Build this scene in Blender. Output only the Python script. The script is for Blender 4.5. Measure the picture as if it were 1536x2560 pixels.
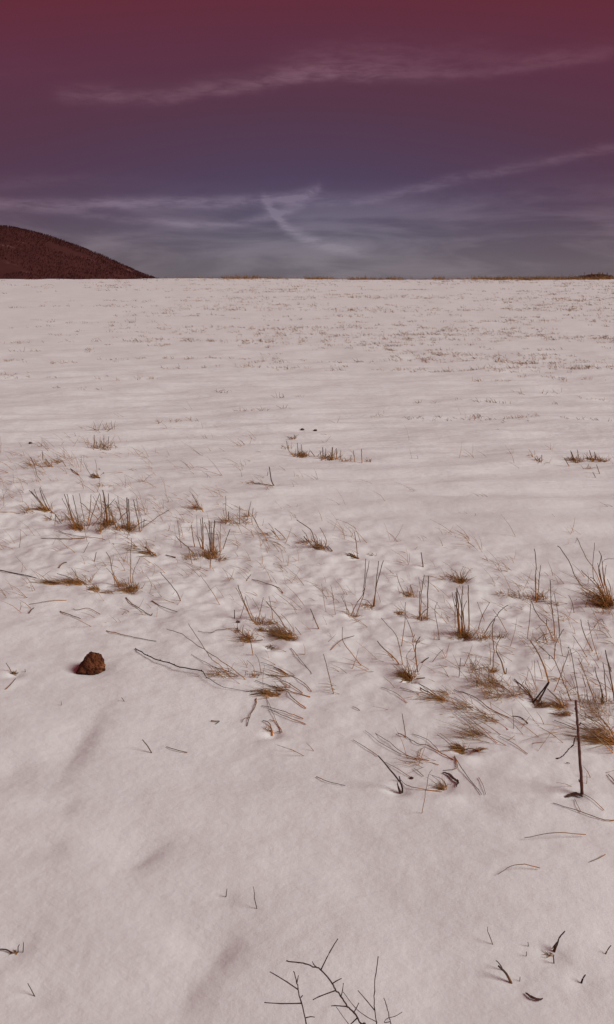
import bpy, math, random
import numpy as np
from mathutils import Vector, noise as mnoise

for o in list(bpy.data.objects):
    bpy.data.objects.remove(o)
scene = bpy.context.scene
C = scene.collection
rnd = random.Random(7)
R = math.radians

# ------------------------------------------------------------------ camera
CAM = np.array((0.0, 0.0, 1.6))
PITCH = R(-15.3)
F = 2130.0                                   # focal length in photo pixels (1536 x 2560)
cam_d = bpy.data.cameras.new('camera')
cam = bpy.data.objects.new('camera', cam_d)
C.objects.link(cam)
cam.location = CAM
cam.rotation_euler = (R(90) + PITCH, 0, 0)
cam_d.sensor_fit = 'VERTICAL'
cam_d.sensor_height = 24.0
cam_d.lens = 12.0 * F / 1280.0
cam_d.clip_start = 0.05
cam_d.clip_end = 12000
scene.camera = cam

# ------------------------------------------------------------------ light
SUN_AZ = R(104)          # clockwise from +Y (the way the camera looks)
SUN_EL = R(36)
sun_d = bpy.data.lights.new('sun', 'SUN')
sun_d.energy = 2.8
sun_d.angle = R(28)
sun_d.color = (1.0, 0.995, 0.955)
sun = bpy.data.objects.new('sun', sun_d)
C.objects.link(sun)
sdir = Vector((math.sin(SUN_AZ) * math.cos(SUN_EL), math.cos(SUN_AZ) * math.cos(SUN_EL), math.sin(SUN_EL)))
sun.rotation_euler = sdir.to_track_quat('Z', 'Y').to_euler()
sun.location = (20, -10, 30)

vs = scene.view_settings
vs.view_transform = 'Standard'
vs.look = 'None'
vs.exposure = 0.0
vs.gamma = 1.0
vs.use_curve_mapping = False


def ray(u, v):
    """direction of the photo pixel (u, v)"""
    cp, sp = math.cos(PITCH), math.sin(PITCH)
    dx = (u - 768.0) / F
    dv = -(v - 1280.0) / F
    return np.array((dx, cp - sp * dv, sp + cp * dv))


# ------------------------------------------------------------------ world
W = bpy.data.worlds.new('World')
scene.world = W
W.use_nodes = True
nt = W.node_tree
nt.nodes.clear()


class NB:
    """small helper for building node graphs"""
    def __init__(s, tree): s.t = tree
    def n(s, typ, **kw):
        nd = s.t.nodes.new(typ)
        for k, v in kw.items(): setattr(nd, k, v)
        return nd
    def put(s, sock, v):
        if isinstance(v, bpy.types.NodeSocket): s.t.links.new(v, sock)
        else: sock.default_value = v
    def m(s, op, a, b=None, c=None, clamp=False):
        nd = s.n('ShaderNodeMath', operation=op); nd.use_clamp = clamp
        s.put(nd.inputs[0], a)
        if b is not None: s.put(nd.inputs[1], b)
        if c is not None: s.put(nd.inputs[2], c)
        return nd.outputs[0]
    def mix(s, f, a, b, blend='MIX'):
        nd = s.n('ShaderNodeMix', data_type='RGBA', blend_type=blend)
        s.put(nd.inputs[0], f); s.put(nd.inputs[6], a); s.put(nd.inputs[7], b)
        return nd.outputs[2]
    def ramp(s, f, stops, interp='LINEAR'):
        nd = s.n('ShaderNodeValToRGB'); cr = nd.color_ramp; cr.interpolation = interp
        while len(cr.elements) < len(stops): cr.elements.new(0.5)
        for e, (p, col) in zip(cr.elements, stops):
            e.position = p
            e.color = (*col, 1) if len(col) == 3 else col
        s.put(nd.inputs[0], f)
        return nd.outputs[0]
    def rng(s, v, a, b, c=0.0, d=1.0, smooth=True):
        nd = s.n('ShaderNodeMapRange'); nd.interpolation_type = 'SMOOTHSTEP' if smooth else 'LINEAR'
        s.put(nd.inputs[0], v); nd.inputs[1].default_value = a; nd.inputs[2].default_value = b
        nd.inputs[3].default_value = c; nd.inputs[4].default_value = d
        return nd.outputs[0]
    def noise(s, vec, scale, detail=4.0, rough=0.55, dist=0.0):
        nd = s.n('ShaderNodeTexNoise')
        s.put(nd.inputs['Vector'], vec)
        nd.inputs['Scale'].default_value = scale; nd.inputs['Detail'].default_value = detail
        nd.inputs['Roughness'].default_value = rough; nd.inputs['Distortion'].default_value = dist
        return nd.outputs[0]
    def comb(s, x, y, z=0.0):
        nd = s.n('ShaderNodeCombineXYZ')
        s.put(nd.inputs[0], x); s.put(nd.inputs[1], y); s.put(nd.inputs[2], z)
        return nd.outputs[0]
    def curve(s, v, pts):
        nd = s.n('ShaderNodeFloatCurve'); cv = nd.mapping.curves[0]
        while len(cv.points) < len(pts): cv.points.new(0.5, 0.5)
        for p, (x, y) in zip(cv.points, pts): p.location = (x, y)
        nd.mapping.update()
        s.put(nd.inputs['Value'], v)
        return nd.outputs[0]


b = NB(nt)
tc = b.n('ShaderNodeTexCoord')
sep = b.n('ShaderNodeSeparateXYZ')
nt.links.new(tc.outputs['Generated'], sep.inputs[0])
X, Y, Z = sep.outputs
DEG = 180 / math.pi
az = b.m('MULTIPLY', b.m('ARCTAN2', X, Y), DEG)                   # degrees right of straight ahead
el = b.m('MULTIPLY', b.m('ARCSINE', Z), DEG)                      # degrees above the horizon
az_c = b.m('MULTIPLY', b.m('TANH', b.m('MULTIPLY', az, 1 / 26.0)), 26.0)
rr = b.m('SQRT', b.m('ADD', b.m('POWER', b.m('MAXIMUM', el, 0.0), 2.0), b.m('POWER', b.m('MULTIPLY', az_c, 0.42), 2.0)))
sky_col = b.ramp(b.m('DIVIDE', rr, 22.0), [
    (0.00, (0.110, 0.118, 0.190)),
    (0.16, (0.098, 0.084, 0.150)),
    (0.30, (0.096, 0.060, 0.112)),
    (0.46, (0.110, 0.046, 0.078)),
    (0.62, (0.130, 0.038, 0.066)),
    (0.78, (0.158, 0.030, 0.046)),
    (1.00, (0.168, 0.028, 0.038))])
sky = b.n('ShaderNodeTexSky', sky_type='NISHITA', sun_disc=False)
sky.sun_elevation = SUN_EL
sky.sun_rotation = SUN_AZ
sky_n = b.mix(1.0, sky.outputs[0], (0.1, 0.1, 0.1, 1), 'MULTIPLY')
base_sky = b.mix(0.22, sky_col, b.mix(1.0, sky_n, sky_col, 'MULTIPLY'))
# pale air towards the horizon
hz = b.m('POWER', b.rng(el, 7.5, -1.0), 1.6)
hz = b.m('MULTIPLY', hz, 0.78)
base_sky = b.mix(hz, base_sky, (0.168, 0.140, 0.146, 1))

# thin cirrus and spread contrails: soft bands that follow a line in azimuth / elevation
azn = b.m('DIVIDE', b.m('ADD', az, 24.0), 48.0, clamp=True)
wob = b.noise(b.comb(b.m('MULTIPLY', az, 0.35), b.m('MULTIPLY', el, 0.9)), 1.0, 5.0, 0.6)
fib = b.noise(b.comb(b.m('MULTIPLY', az, 0.55), b.m('MULTIPLY', el, 2.6), 3.7), 1.0, 6.0, 0.65, 0.4)


def azel(px, py):
    d = ray(px * 1.035, py * 1.035); d = d / np.linalg.norm(d)
    return math.atan2(d[0], d[1]) * DEG, math.asin(d[2]) * DEG


def streak(pts, w_up, w_dn, amp, wobble=0.5):
    """pts: (x, y, strength) along the band"""
    cur, inten = [], []
    for px, py, s_ in pts:
        a, e = azel(px, py)
        cur.append(((a + 24) / 48, e / 25)); inten.append(((a + 24) / 48, s_))
    cur = [(0, cur[0][1])] + cur + [(1, cur[-1][1])]
    inten = [(max(0, inten[0][0] - .05), 0)] + inten + [(min(1, inten[-1][0] + .05), 0)] if pts[-1][2] < .05 else [(max(0, inten[0][0] - .05), inten[0][1])] + inten + [(min(1, inten[-1][0] + .08), inten[-1][1])]
    ec = b.m('MULTIPLY', b.curve(azn, cur), 25.0)
    it = b.curve(azn, inten)
    d = b.m('SUBTRACT', el, ec)
    d = b.m('ADD', d, b.m('MULTIPLY', b.m('SUBTRACT', wob, 0.5), wobble))
    up = b.m('DIVIDE', b.m('MAXIMUM', d, 0.0), w_up)
    dn = b.m('DIVIDE', b.m('MINIMUM', d, 0.0), w_dn)
    q = b.m('ADD', b.m('POWER', up, 2.0), b.m('MULTIPLY', dn, dn))
    g = b.m('EXPONENT', b.m('MULTIPLY', q, -1.0))
    return b.m('MULTIPLY', b.m('MULTIPLY', g, it), amp)


parts = [
    streak([(100, 233, 0), (150, 236, .45), (240, 238, .65), (380, 242, .75), (500, 220, .8), (650, 200, .95), (760, 183, .9), (900, 182, .7), (1130, 178, .45), (1300, 155, .55), (1420, 138, .45), (1484, 130, .25), (1500, 128, 0)], .55, .30, 0.46, .9),
    streak([(560, 190, 0), (720, 165, .5), (900, 150, .7), (1000, 150, .5), (1180, 130, .25), (1300, 90, 0)], 1.0, .7, 0.36, 1.2),
    streak([(0, 492, .5), (120, 497, .6), (250, 490, .8), (400, 488, .8), (640, 482, .9), (720, 474, 1.), (770, 462, .6), (800, 455, 0)], .30, .36, 0.62, .35),
    streak([(40, 505, .2), (370, 535, .7), (470, 543, .8), (570, 540, .7), (650, 524, .9), (720, 500, .8), (790, 480, 0)], .26, .26, 0.5, .3),
    streak([(625, 480, 0), (645, 492, 1.), (668, 522, 1.), (690, 548, .9), (730, 572, .8), (790, 592, .6), (860, 610, .4), (960, 630, 0)], .40, .36, 0.85, .40),
    streak([(800, 492, .2), (880, 486, .6), (1000, 459, .8), (1130, 430, .8), (1300, 396, .6), (1484, 360, .7)], .34, .24, 0.42, .4),
    streak([(640, 488, 0), (690, 486, .8), (730, 476, 1.), (760, 462, .9), (775, 450, .4), (790, 440, 0)], .34, .28, 0.30, .8),
    streak([(740, 478, 0), (775, 486, .7), (900, 490, .3), (1000, 500, .4), (1200, 485, .5), (1484, 470, .3)], .55, .4, 0.36, .6),
]
acc = parts[0]
for p_ in parts[1:]:
    acc = b.m('ADD', acc, p_)
acc = b.m('MULTIPLY', acc, b.rng(fib, 0.25, 0.72, 0.35, 1.65))
veil_n = b.noise(b.comb(b.m('MULTIPLY', az, 0.10), b.m('MULTIPLY', el, 0.55), 9.1), 1.0, 5.0, 0.58, 0.5)
veil = b.m('MULTIPLY', b.rng(veil_n, 0.38, 0.68), b.m('MULTIPLY', b.rng(el, 6.2, 3.0), 0.55))
acc = b.m('ADD', acc, veil)
lit = b.mix(1.0, base_sky, b.mix(acc, (1, 1, 1, 1), (1.55, 1.55, 1.5, 1)), 'MULTIPLY')
fin = b.mix(acc, lit, b.mix(1.0, lit, (0.055, 0.047, 0.047, 1), 'ADD'))
bg = b.n('ShaderNodeBackground')
nt.links.new(fin, bg.inputs[0])
bg.inputs[1].default_value = 1.0
wo = b.n('ShaderNodeOutputWorld')
nt.links.new(bg.outputs[0], wo.inputs[0])

# ------------------------------------------------------------------ materials


def material(name):
    m = bpy.data.materials.new(name); m.use_nodes = True
    m.node_tree.nodes.clear()
    k = NB(m.node_tree)
    p = k.n('ShaderNodeBsdfPrincipled'); o = k.n('ShaderNodeOutputMaterial')
    m.node_tree.links.new(p.outputs[0], o.inputs[0])
    return m, k, p


def mat_snow():
    m, k, p = material('snow')
    g = k.n('ShaderNodeNewGeometry').outputs['Position']
    sp_ = k.n('ShaderNodeSeparateXYZ'); m.node_tree.links.new(g, sp_.inputs[0])
    big = k.noise(g, 1.7, 4, .55)
    fine = k.noise(g, 46.0, 5, .62)
    col = k.ramp(k.m('ADD', k.m('MULTIPLY', big, .6), k.m('MULTIPLY', fine, .4)),
                 [(.28, (.745, .765, .755)), (.5, (.79, .805, .795)), (.75, (.835, .845, .835))])
    k.put(p.inputs['Base Color'], col)
    p.inputs['Roughness'].default_value = .62
    p.inputs['Specular IOR Level'].default_value = .25
    p.inputs['Subsurface Weight'].default_value = .22
    p.inputs['Subsurface Radius'].default_value = (.026, .025, .024)
    p.inputs['Subsurface Scale'].default_value = 1.0
    # grain, crust and wind combing (finer than the modelled relief)
    crust = k.noise(g, 24.0, 5, .6)
    comb = k.noise(k.comb(k.m('ADD', k.m('MULTIPLY', sp_.outputs[0], 7.0), k.m('MULTIPLY', sp_.outputs[1], 3.5)),
                          k.m('SUBTRACT', k.m('MULTIPLY', sp_.outputs[1], 16.0), k.m('MULTIPLY', sp_.outputs[0], -9.0)), 0.0), 1.0, 4, .6)
    far = k.noise(k.comb(k.m('MULTIPLY', sp_.outputs[0], .8), k.m('MULTIPLY', sp_.outputs[1], 2.6), 0.0), 1.0, 5, .65)
    grain = k.noise(g, 420.0, 3, .7)
    h = k.m('ADD', k.m('MULTIPLY', crust, .0045), k.m('MULTIPLY', grain, .0005))
    h = k.m('ADD', h, k.m('MULTIPLY', comb, .005))
    h = k.m('ADD', h, k.m('MULTIPLY', far, k.rng(sp_.outputs[1], 4.0, 9.0, .0, .085)))
    bp = k.n('ShaderNodeBump'); bp.inputs['Strength'].default_value = .75; bp.inputs['Distance'].default_value = 1.0
    k.put(bp.inputs['Height'], h)
    m.node_tree.links.new(bp.outputs[0], p.inputs['Normal'])
    return m


def mat_grass():
    """dead grass: x of 'tint' runs root -> tip, y is chance, z is kind (0 pale, .5 ochre, 1 dark weed)"""
    m, k, p = material('dry_grass')
    at = k.n('ShaderNodeAttribute', attribute_name='tint')
    s = k.n('ShaderNodeSeparateXYZ'); m.node_tree.links.new(at.outputs['Vector'], s.inputs[0])
    t, q, kind = s.outputs
    pale = k.ramp(t, [(0, (.52, .33, .15)), (.35, (.50, .36, .22)), (1, (.38, .29, .22))])
    ochre = k.ramp(t, [(0, (.50, .21, .042)), (.22, (.56, .30, .090)), (.50, (.33, .22, .125)), (1, (.165, .13, .108))])
    dark = k.ramp(t, [(0, (.105, .042, .027)), (.4, (.105, .062, .048)), (1, (.075, .058, .053))])
    c = k.mix(k.rng(kind, 0, .5, smooth=False), pale, ochre)
    c = k.mix(k.rng(kind, .5, 1, smooth=False), c, dark)
    v = k.rng(q, 0, 1, .86, 1.42, smooth=False)
    n = k.noise(k.n('ShaderNodeNewGeometry').outputs['Position'], 60.0, 3)
    v = k.m('MULTIPLY', v, k.rng(n, .3, .7, .8, 1.2))
    c = k.mix(1.0, c, k.comb(v, v, v), 'MULTIPLY')
    k.put(p.inputs['Base Color'], c)
    p.inputs['Roughness'].default_value = .75
    p.inputs['Specular IOR Level'].default_value = .2
    tr = k.n('ShaderNodeBsdfTranslucent'); k.put(tr.inputs[0], c)
    mx = k.n('ShaderNodeMixShader'); mx.inputs[0].default_value = .48
    lk = m.node_tree.links
    lk.new(p.outputs[0], mx.inputs[1]); lk.new(tr.outputs[0], mx.inputs[2])
    lk.new(mx.outputs[0], [n_ for n_ in m.node_tree.nodes if n_.type == 'OUTPUT_MATERIAL'][0].inputs[0])
    return m


def mat_noise(name, c1, c2, scale, rough=.85, bump=.0, c3=None):
    m, k, p = material(name)
    g = k.n('ShaderNodeTexCoord').outputs['Object']
    f = k.noise(g, scale, 6, .62)
    stops = [(.33, c1), (.62, c2)] + ([(.74, c3)] if c3 else [])
    k.put(p.inputs['Base Color'], k.ramp(f, stops))
    p.inputs['Roughness'].default_value = rough
    p.inputs['Specular IOR Level'].default_value = .2
    if bump:
        bp = k.n('ShaderNodeBump'); bp.inputs['Strength'].default_value = 1.0; bp.inputs['Distance'].default_value = bump
        k.put(bp.inputs['Height'], k.noise(g, scale * 3, 5, .65))
        m.node_tree.links.new(bp.outputs[0], p.inputs['Normal'])
    return m


M_SNOW = mat_snow()
M_GRASS = mat_grass()
M_BARK = mat_noise('dark_bark', (.034, .020, .018), (.080, .048, .041), 90.0)
M_STEM = mat_noise('reddish_dead_stem', (.085, .030, .023), (.17, .072, .055), 70.0, .7, .001)
M_LEAF = mat_noise('withered_leaf', (.042, .019, .013), (.11, .052, .033), 60.0, .8, .002)
M_EARTH = mat_noise('crumbly_earth', (.036, .011, .007), (.17, .058, .024), 24.0, .95, .006, (.32, .15, .075))
M_WOOD = mat_noise('bare_winter_wood', (.050, .013, .012), (.066, .018, .016), .02, .95)
M_HILL = mat_noise('hill_floor', (.050, .013, .012), (.066, .018, .016), .03, .95, 0, (.16, .085, .08))
M_SCRUB = mat_noise('brown_scrub', (.12, .042, .028), (.20, .085, .050), 3.0, .95)

# ------------------------------------------------------------------ relief


def _hash(ix, iy, seed):
    n = (ix * 374761393 + iy * 668265263 + seed * 1442695041) & 0xffffffff
    n = ((n ^ (n >> 13)) * 1274126177) & 0xffffffff
    return (n ^ (n >> 16)) & 0xffffffff


def perlin(x, y, seed=0):
    x = np.asarray(x, float); y = np.asarray(y, float)
    x0 = np.floor(x).astype(np.int64); y0 = np.floor(y).astype(np.int64)
    fx, fy = x - x0, y - y0
    u = fx * fx * fx * (fx * (fx * 6 - 15) + 10); v = fy * fy * fy * (fy * (fy * 6 - 15) + 10)

    def g(ix, iy, dx, dy):
        a = _hash(ix, iy, seed) * (2 * math.pi / 4294967296.0)
        return np.cos(a) * dx + np.sin(a) * dy
    a = g(x0, y0, fx, fy); b_ = g(x0 + 1, y0, fx - 1, fy); c = g(x0, y0 + 1, fx, fy - 1); d = g(x0 + 1, y0 + 1, fx - 1, fy - 1)
    return (a + (b_ - a) * u) + ((c + (d - c) * u) - (a + (b_ - a) * u)) * v


def sstep(t):
    t = np.clip(t, 0, 1)
    return t * t * (3 - 2 * t)


CREST = 62.0
DENTS = []       # (x, y, depth, rx, ry, angle) hollows melted or trodden into the snow


def band(x, y):
    """how grassy (lumpy) the snow is: a belt that crosses the field from the left to the near right"""
    c = 4.4 - 0.62 * x
    return np.exp(-((y - c) / 1.25) ** 2)


def height(x, y, dents=True):
    x = np.asarray(x, float); y = np.asarray(y, float)
    top = 1.575 + 0.14 * perlin(x * .07, y * 0 + 3.3, 5) + .055 * perlin(x * .45, y * .3, 6)
    z = top * sstep((y - 8) / (CREST - 8.0))
    z = np.where(y > CREST, z - 14 * sstep((y - CREST) / 320.0), z)
    near = np.clip(1 - (y - 14) / 16.0, 0, 1)
    z = z + .030 * perlin(x * .8 + 4, y * .8, 1)
    z = z + .05 * perlin(x * .12, y * .25, 12) * np.clip(y / 8.0 - .5, 0, 1)
    # wind ripples across the field
    rip = perlin(x * .75 + .25 * y, (y - .16 * x) * 2.7, 2)
    z = z + near * np.clip((y - 2.6) / 2.5, 0, 1) * .058 * rip
    z = z + near * .011 * perlin(x * 2.1 + 8, y * 4.4 + x * .8, 3)
    mid = np.clip((y - 4.2) / 2.0, 0, 1) * np.clip((15 - y) / 5.0, 0, 1)
    z = z + mid * .014 * perlin(x * 1.5 + .4 * y, (y - .2 * x) * 4.6, 9)
    bd = band(x, y)
    z = z + near * (.003 + .015 * bd) * perlin(x * 6.2, y * 7.0, 4)
    z = z + near * (.0008 + .009 * bd) * perlin(x * 14.0, y * 15.0, 7)
    z = z + near * (.0004 + .0025 * bd) * perlin(x * 33.0, y * 33.0, 8)
    if dents:
        for dx, dy, dep, rx, ry, an, *sk in DENTS:
            R_ = max(rx, ry) * (8.5 if sk else 3.2)
            m_ = (np.abs(x - dx) < R_) & (np.abs(y - dy) < R_)
            if not np.any(m_): continue
            ca, sa = math.cos(an), math.sin(an)
            ex = ((x - dx) * ca + (y - dy) * sa) / rx; ey = (-(x - dx) * sa + (y - dy) * ca) / ry
            if sk: ey = np.where(ey * sk[0] > 0, ey / 2.6, ey / 1.1)       # one wall steep, the other drifted flat
            z = np.where(m_, z - dep * np.exp(-(ex * ex + ey * ey)), z)
    return z


def hit(u, v, dents=True):
    """where the line of sight through a photo pixel meets the snow"""
    d = ray(u, v)
    lo = 0.6
    t = (0.0 - CAM[2]) / d[2] if d[2] < -1e-3 else 60.0
    t = min(t, 70.0)
    for _ in range(14):
        z = float(height(CAM[0] + d[0] * t, CAM[1] + d[1] * t, dents))
        tn = min((z - CAM[2]) / d[2], 75.0)
        t = .5 * t + .5 * tn
    p = CAM + d * t
    p[2] = float(height(p[0], p[1], dents))
    return p


# ------------------------------------------------------------------ object helpers


def link_mesh(name, verts, faces, mat, parent=None, loc=None, tint=None, smooth=True):
    me = bpy.data.meshes.new(name)
    me.from_pydata([tuple(v) for v in verts], [], faces)
    if tint is not None:
        at = me.attributes.new('tint', 'FLOAT_VECTOR', 'POINT')
        at.data.foreach_set('vector', np.asarray(tint, np.float32).ravel())
    me.materials.append(mat)
    if smooth:
        me.polygons.foreach_set('use_smooth', [True] * len(me.polygons))
    me.update()
    o = bpy.data.objects.new(name, me)
    C.objects.link(o)
    if parent is not None: o.parent = parent
    if loc is not None: o.location = loc
    return o


def tag(o, label, cat, group=None):
    o['label'] = label; o['category'] = cat
    if group: o['group'] = group
    return o


def empty(name, loc):
    o = bpy.data.objects.new(name, None)
    o.empty_display_size = .05
    o.location = loc
    C.objects.link(o)
    return o


class MB:
    def __init__(s): s.v = []; s.f = []; s.t = []
    def tube(s, pts, radii, sides=5, kind=.5, q=None, t0=0.0, t1=1.0, cap=True, flat=1.0):
        pts = [np.asarray(p, float) for p in pts]
        n = len(pts); q = rnd.random() if q is None else q
        start = len(s.v)
        for i, p in enumerate(pts):
            a = pts[max(i - 1, 0)]; c = pts[min(i + 1, n - 1)]
            d = c - a; L = np.linalg.norm(d); d = d / L if L > 1e-9 else np.array((0, 0, 1.0))
            ref = np.array((0, 0, 1.0)) if abs(d[2]) < .9 else np.array((1.0, 0, 0))
            e1 = np.cross(d, ref); e1 /= np.linalg.norm(e1); e2 = np.cross(e1, d)
            for k in range(sides):
                an = 2 * math.pi * k / sides
                s.v.append(p + radii[i] * (math.cos(an) * e1 + flat * math.sin(an) * e2))
                s.t.append((t0 + (t1 - t0) * i / max(n - 1, 1), q, kind))
        for i in range(n - 1):
            for k in range(sides):
                a = start + i * sides + k; c = start + i * sides + (k + 1) % sides
                s.f.append((a, c, c + sides, a + sides))
        if cap:
            s.f.append(tuple(start + k for k in reversed(range(sides))))
            s.f.append(tuple(start + (n - 1) * sides + k for k in range(sides)))
    def build(s, name, mat, parent=None, origin=(0, 0, 0), loc=None):
        o_ = np.asarray(origin, float)
        return link_mesh(name, [v - o_ for v in s.v], s.f, mat, parent, loc, s.t)


def smooth_poly(pts, per=4, jit=0.0):
    """Catmull-Rom through the points"""
    pts = [np.asarray(p, float) for p in pts]
    if len(pts) == 2:
        pts = [pts[0], pts[0] * .5 + pts[1] * .5, pts[1]]
    out = []
    for i in range(len(pts) - 1):
        p0 = pts[max(i - 1, 0)]; p1 = pts[i]; p2 = pts[i + 1]; p3 = pts[min(i + 2, len(pts) - 1)]
        for k in range(per):
            t = k / per
            q = .5 * ((2 * p1) + (-p0 + p2) * t + (2 * p0 - 5 * p1 + 4 * p2 - p3) * t * t + (-p0 + 3 * p1 - 3 * p2 + p3) * t ** 3)
            out.append(q)
    out.append(pts[-1])
    if jit:
        L = np.linalg.norm(pts[-1] - pts[0])
        for q in out[1:]:
            q += np.array([rnd.gauss(0, jit * L) for _ in range(3)])
    return out


# crops of the photograph in which plants were measured: origin and enlargement
CROP = {'A1': (0, 1040, 3.71), 'A2': (380, 1040, 3.71), 'A3': (760, 1040, 3.71), 'A4': (1136, 1040, 3.71),
        'B1': (0, 1220, 3.71), 'B2': (380, 1240, 3.71), 'B3': (760, 1340, 3.71), 'B4': (1136, 1340, 3.71),
        'C1': (0, 1380, 3.71), 'C2': (380, 1460, 3.71), 'C3': (760, 1500, 3.71), 'C4': (1136, 1500, 3.71),
        'D2': (380, 1620, 3.71), 'D3': (760, 1720, 3.71), 'D4': (1136, 1680, 3.71),
        'Z1': (0, 1400, 1.932), 'Z4': (0, 1960, 1.932), 'Z5': (768, 1960, 1.932), 'Z6': (620, 2320, 3.373), 'Z7': (1180, 2280, 4.168),
        'Z8': (0, 1560, 3.533)}


def src(cr, p):
    ox, oy, s_ = CROP[cr]
    return ox + p[0] / s_, oy + p[1] / s_


def spread(cr, P, px):
    """size in metres of px crop pixels at the point P"""
    d = np.linalg.norm(P - CAM)
    return px / CROP[cr][2] / F * d


def stand(cr, pts, lean=None, foot=None):
    """a stalk rooted where its first pixel meets the snow, rising in a near-upright plane"""
    P = hit(*src(cr, pts[0])) if foot is None else foot
    k = rnd.uniform(-.15, .3) if lean is None else lean
    out = []
    for i, p in enumerate(pts):
        d = ray(*src(cr, p))
        t = (P[1] + k * (CAM[2] - P[2])) / (d[1] - k * d[2])
        q = CAM + d * t
        out.append(q)
    out[0] = out[0] - np.array((0, 0, .012))
    return out


def lie(cr, pts, lift=.005):
    """a stem lying on the snow"""
    out = []
    n = len(pts)
    for i, p in enumerate(pts):
        q = hit(*src(cr, p))
        q[2] += .0015 + lift * math.sin(math.pi * (i + .35) / (n - .3))
        out.append(q)
    return out


SNOWGRASS = 'dead grass tufts poking through the snow'
STALKS = 'single dead stalks in the snow'
CLUMPS = []      # queued so that the hollows round every foot are known before anything is planted


def clump(cr, label, foot, stalks=(), blades=(), kind=.5, name='grass_tuft', cat='grass', dent=.018, group=SNOWGRASS):
    CLUMPS.append((cr, label, foot, stalks, blades, kind, name, cat, group))
    P = hit(*src(cr, foot), dents=False)
    if dent:
        r = max(.03, spread(cr, P, 60))
        DENTS.append((P[0], P[1] + .01, dent, r, r, 0))
        DENTS.append((P[0] + rnd.uniform(-.3, .3) * r, P[1] - 1.9 * r, -.6 * dent, 1.5 * r, 1.0 * r, 0))   # little drift in front


SINGLES = []


def single(cr, label, pts, w=6, mode='f', kind=.3, name='fallen_straw', cat='straw', lift=.004, lean=None, group=STALKS, dent=0):
    kind = kind if kind >= .9 else .30 + .62 * kind
    SINGLES.append((cr, label, pts, w, mode, kind, name, cat, lift, lean, group))
    if dent:
        P = hit(*src(cr, pts[0]), dents=False)
        DENTS.append((P[0], P[1], dent, .035, .03, 0))


def blade_fan(mb, cr, cx, cy, w, n, h, lean, kind, thick=2.7, flat=.35):
    """n thin blades rooted in a w-wide patch, h crop pixels long, leaning left (-) or right (+)"""
    P0 = hit(*src(cr, (cx, cy)))
    sc = spread(cr, P0, 1.0)
    for _ in range(int(n * (1.15 if kind >= .45 else .8))):
        gx, gy = rnd.gauss(0, w * .32) * sc, rnd.gauss(0, w * .24) * sc
        x, y = P0[0] + gx, P0[1] + gy
        z = float(height(x, y)) - .006
        L = h * sc * rnd.uniform(.45, 1.2)
        lx = lean + rnd.gauss(0, .42); ly = rnd.gauss(.05, .38)
        dv = np.array((lx, ly, max(.12, 1 - .45 * abs(lx)) * rnd.uniform(.6, 1.1) if flat < .9 else rnd.uniform(.08, .3)))
        dv /= np.linalg.norm(dv)
        bend = np.array((rnd.gauss(lean * .25, .18), rnd.gauss(0, .18), -rnd.uniform(0, .28)))
        pts = [np.array((x, y, z)) + dv * L * t + bend * L * t * t for t in (0, .33, .68, 1)]
        pts = [np.array((p[0], p[1], max(p[2], float(height(p[0], p[1])) + .002) if i else p[2])) for i, p in enumerate(pts)]
        r = thick * sc * rnd.uniform(.6, 1.15)
        mb.tube(pts, [r, r * .9, r * .65, r * .25], 3, min(1, max(0, kind - (.05 if kind >= .45 else .14) + rnd.gauss(0, .10))), t1=.48, cap=False)


def plant_clump(cr, label, foot, stalks, blades, kind, name, cat, group):
    P = hit(*src(cr, foot))
    root = empty(name, P)
    tag(root, label, cat, group)
    for s_ in stalks:
        pts, w, mode = s_[0], (s_[1] if len(s_) > 1 else 7), (s_[2] if len(s_) > 2 else 'u')
        w3 = stand(cr, pts) if mode == 'u' else lie(cr, pts)
        r = spread(cr, w3[0], w) * .58
        line = smooth_poly(w3, 4, .004)
        n = len(line)
        mb = MB()
        mb.tube(line, [r * (1 - .38 * i / (n - 1)) for i in range(n)], 5, kind)
        mb.build('stalk', M_GRASS, root, P)
    if blades:
        mb = MB()
        for bl in blades:
            blade_fan(mb, cr, *bl)
        o = mb.build('blades', M_GRASS, root, P)
        o['kind'] = 'stuff'


def plant_single(cr, label, pts, w, mode, kind, name, cat, lift, lean, group):
    w3 = stand(cr, pts, lean) if mode == 'u' else lie(cr, pts, lift)
    r = spread(cr, w3[0], w) * .5
    line = smooth_poly(w3, 4, .003)
    n = len(line)
    mb = MB()
    mb.tube(line, [r * (1 - .4 * i / (n - 1)) for i in range(n)], 6, kind)
    o = mb.build(name, M_GRASS if kind < .95 else M_BARK, None, w3[0], w3[0])
    tag(o, label, cat, group)
    return o

# ------------------------------------------------------------------ soft hollows trodden into the near snow
for (u0, v0), (u1, v1), dep, wd in (((236, 1785), (140, 1940), .030, .055), ((395, 2105), (310, 2170), .030, .05),
                                    ((575, 2335), (500, 2420), .034, .06), ((470, 2440), (430, 2540), .022, .06),
                                    ((0, 1890), (40, 1960), .028, .08), ((165, 1990), (150, 2040), .016, .05),
                                    ((130, 2100), (120, 2130), .014, .05), ((230, 1575), (200, 1590), .016, .05),
                                    ((880, 2150), (860, 2210), .014, .12), ((1080, 2210), (1000, 2350), .012, .10),
                                    ((1220, 1990), (1205, 2040), .012, .07), ((1130, 2440), (1060, 2540), .014, .08)):
    a_, c_ = hit(u0, v0, False), hit(u1, v1, False)
    L_ = math.hypot(c_[0] - a_[0], c_[1] - a_[1])
    an_ = math.atan2(c_[1] - a_[1], c_[0] - a_[0])
    DENTS.append(((a_[0] + c_[0]) / 2, (a_[1] + c_[1]) / 2, dep * .52, max(.06, .55 * L_), wd * .9, an_, 1 if -math.sin(an_) * -1 > 0 else -1))

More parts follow.
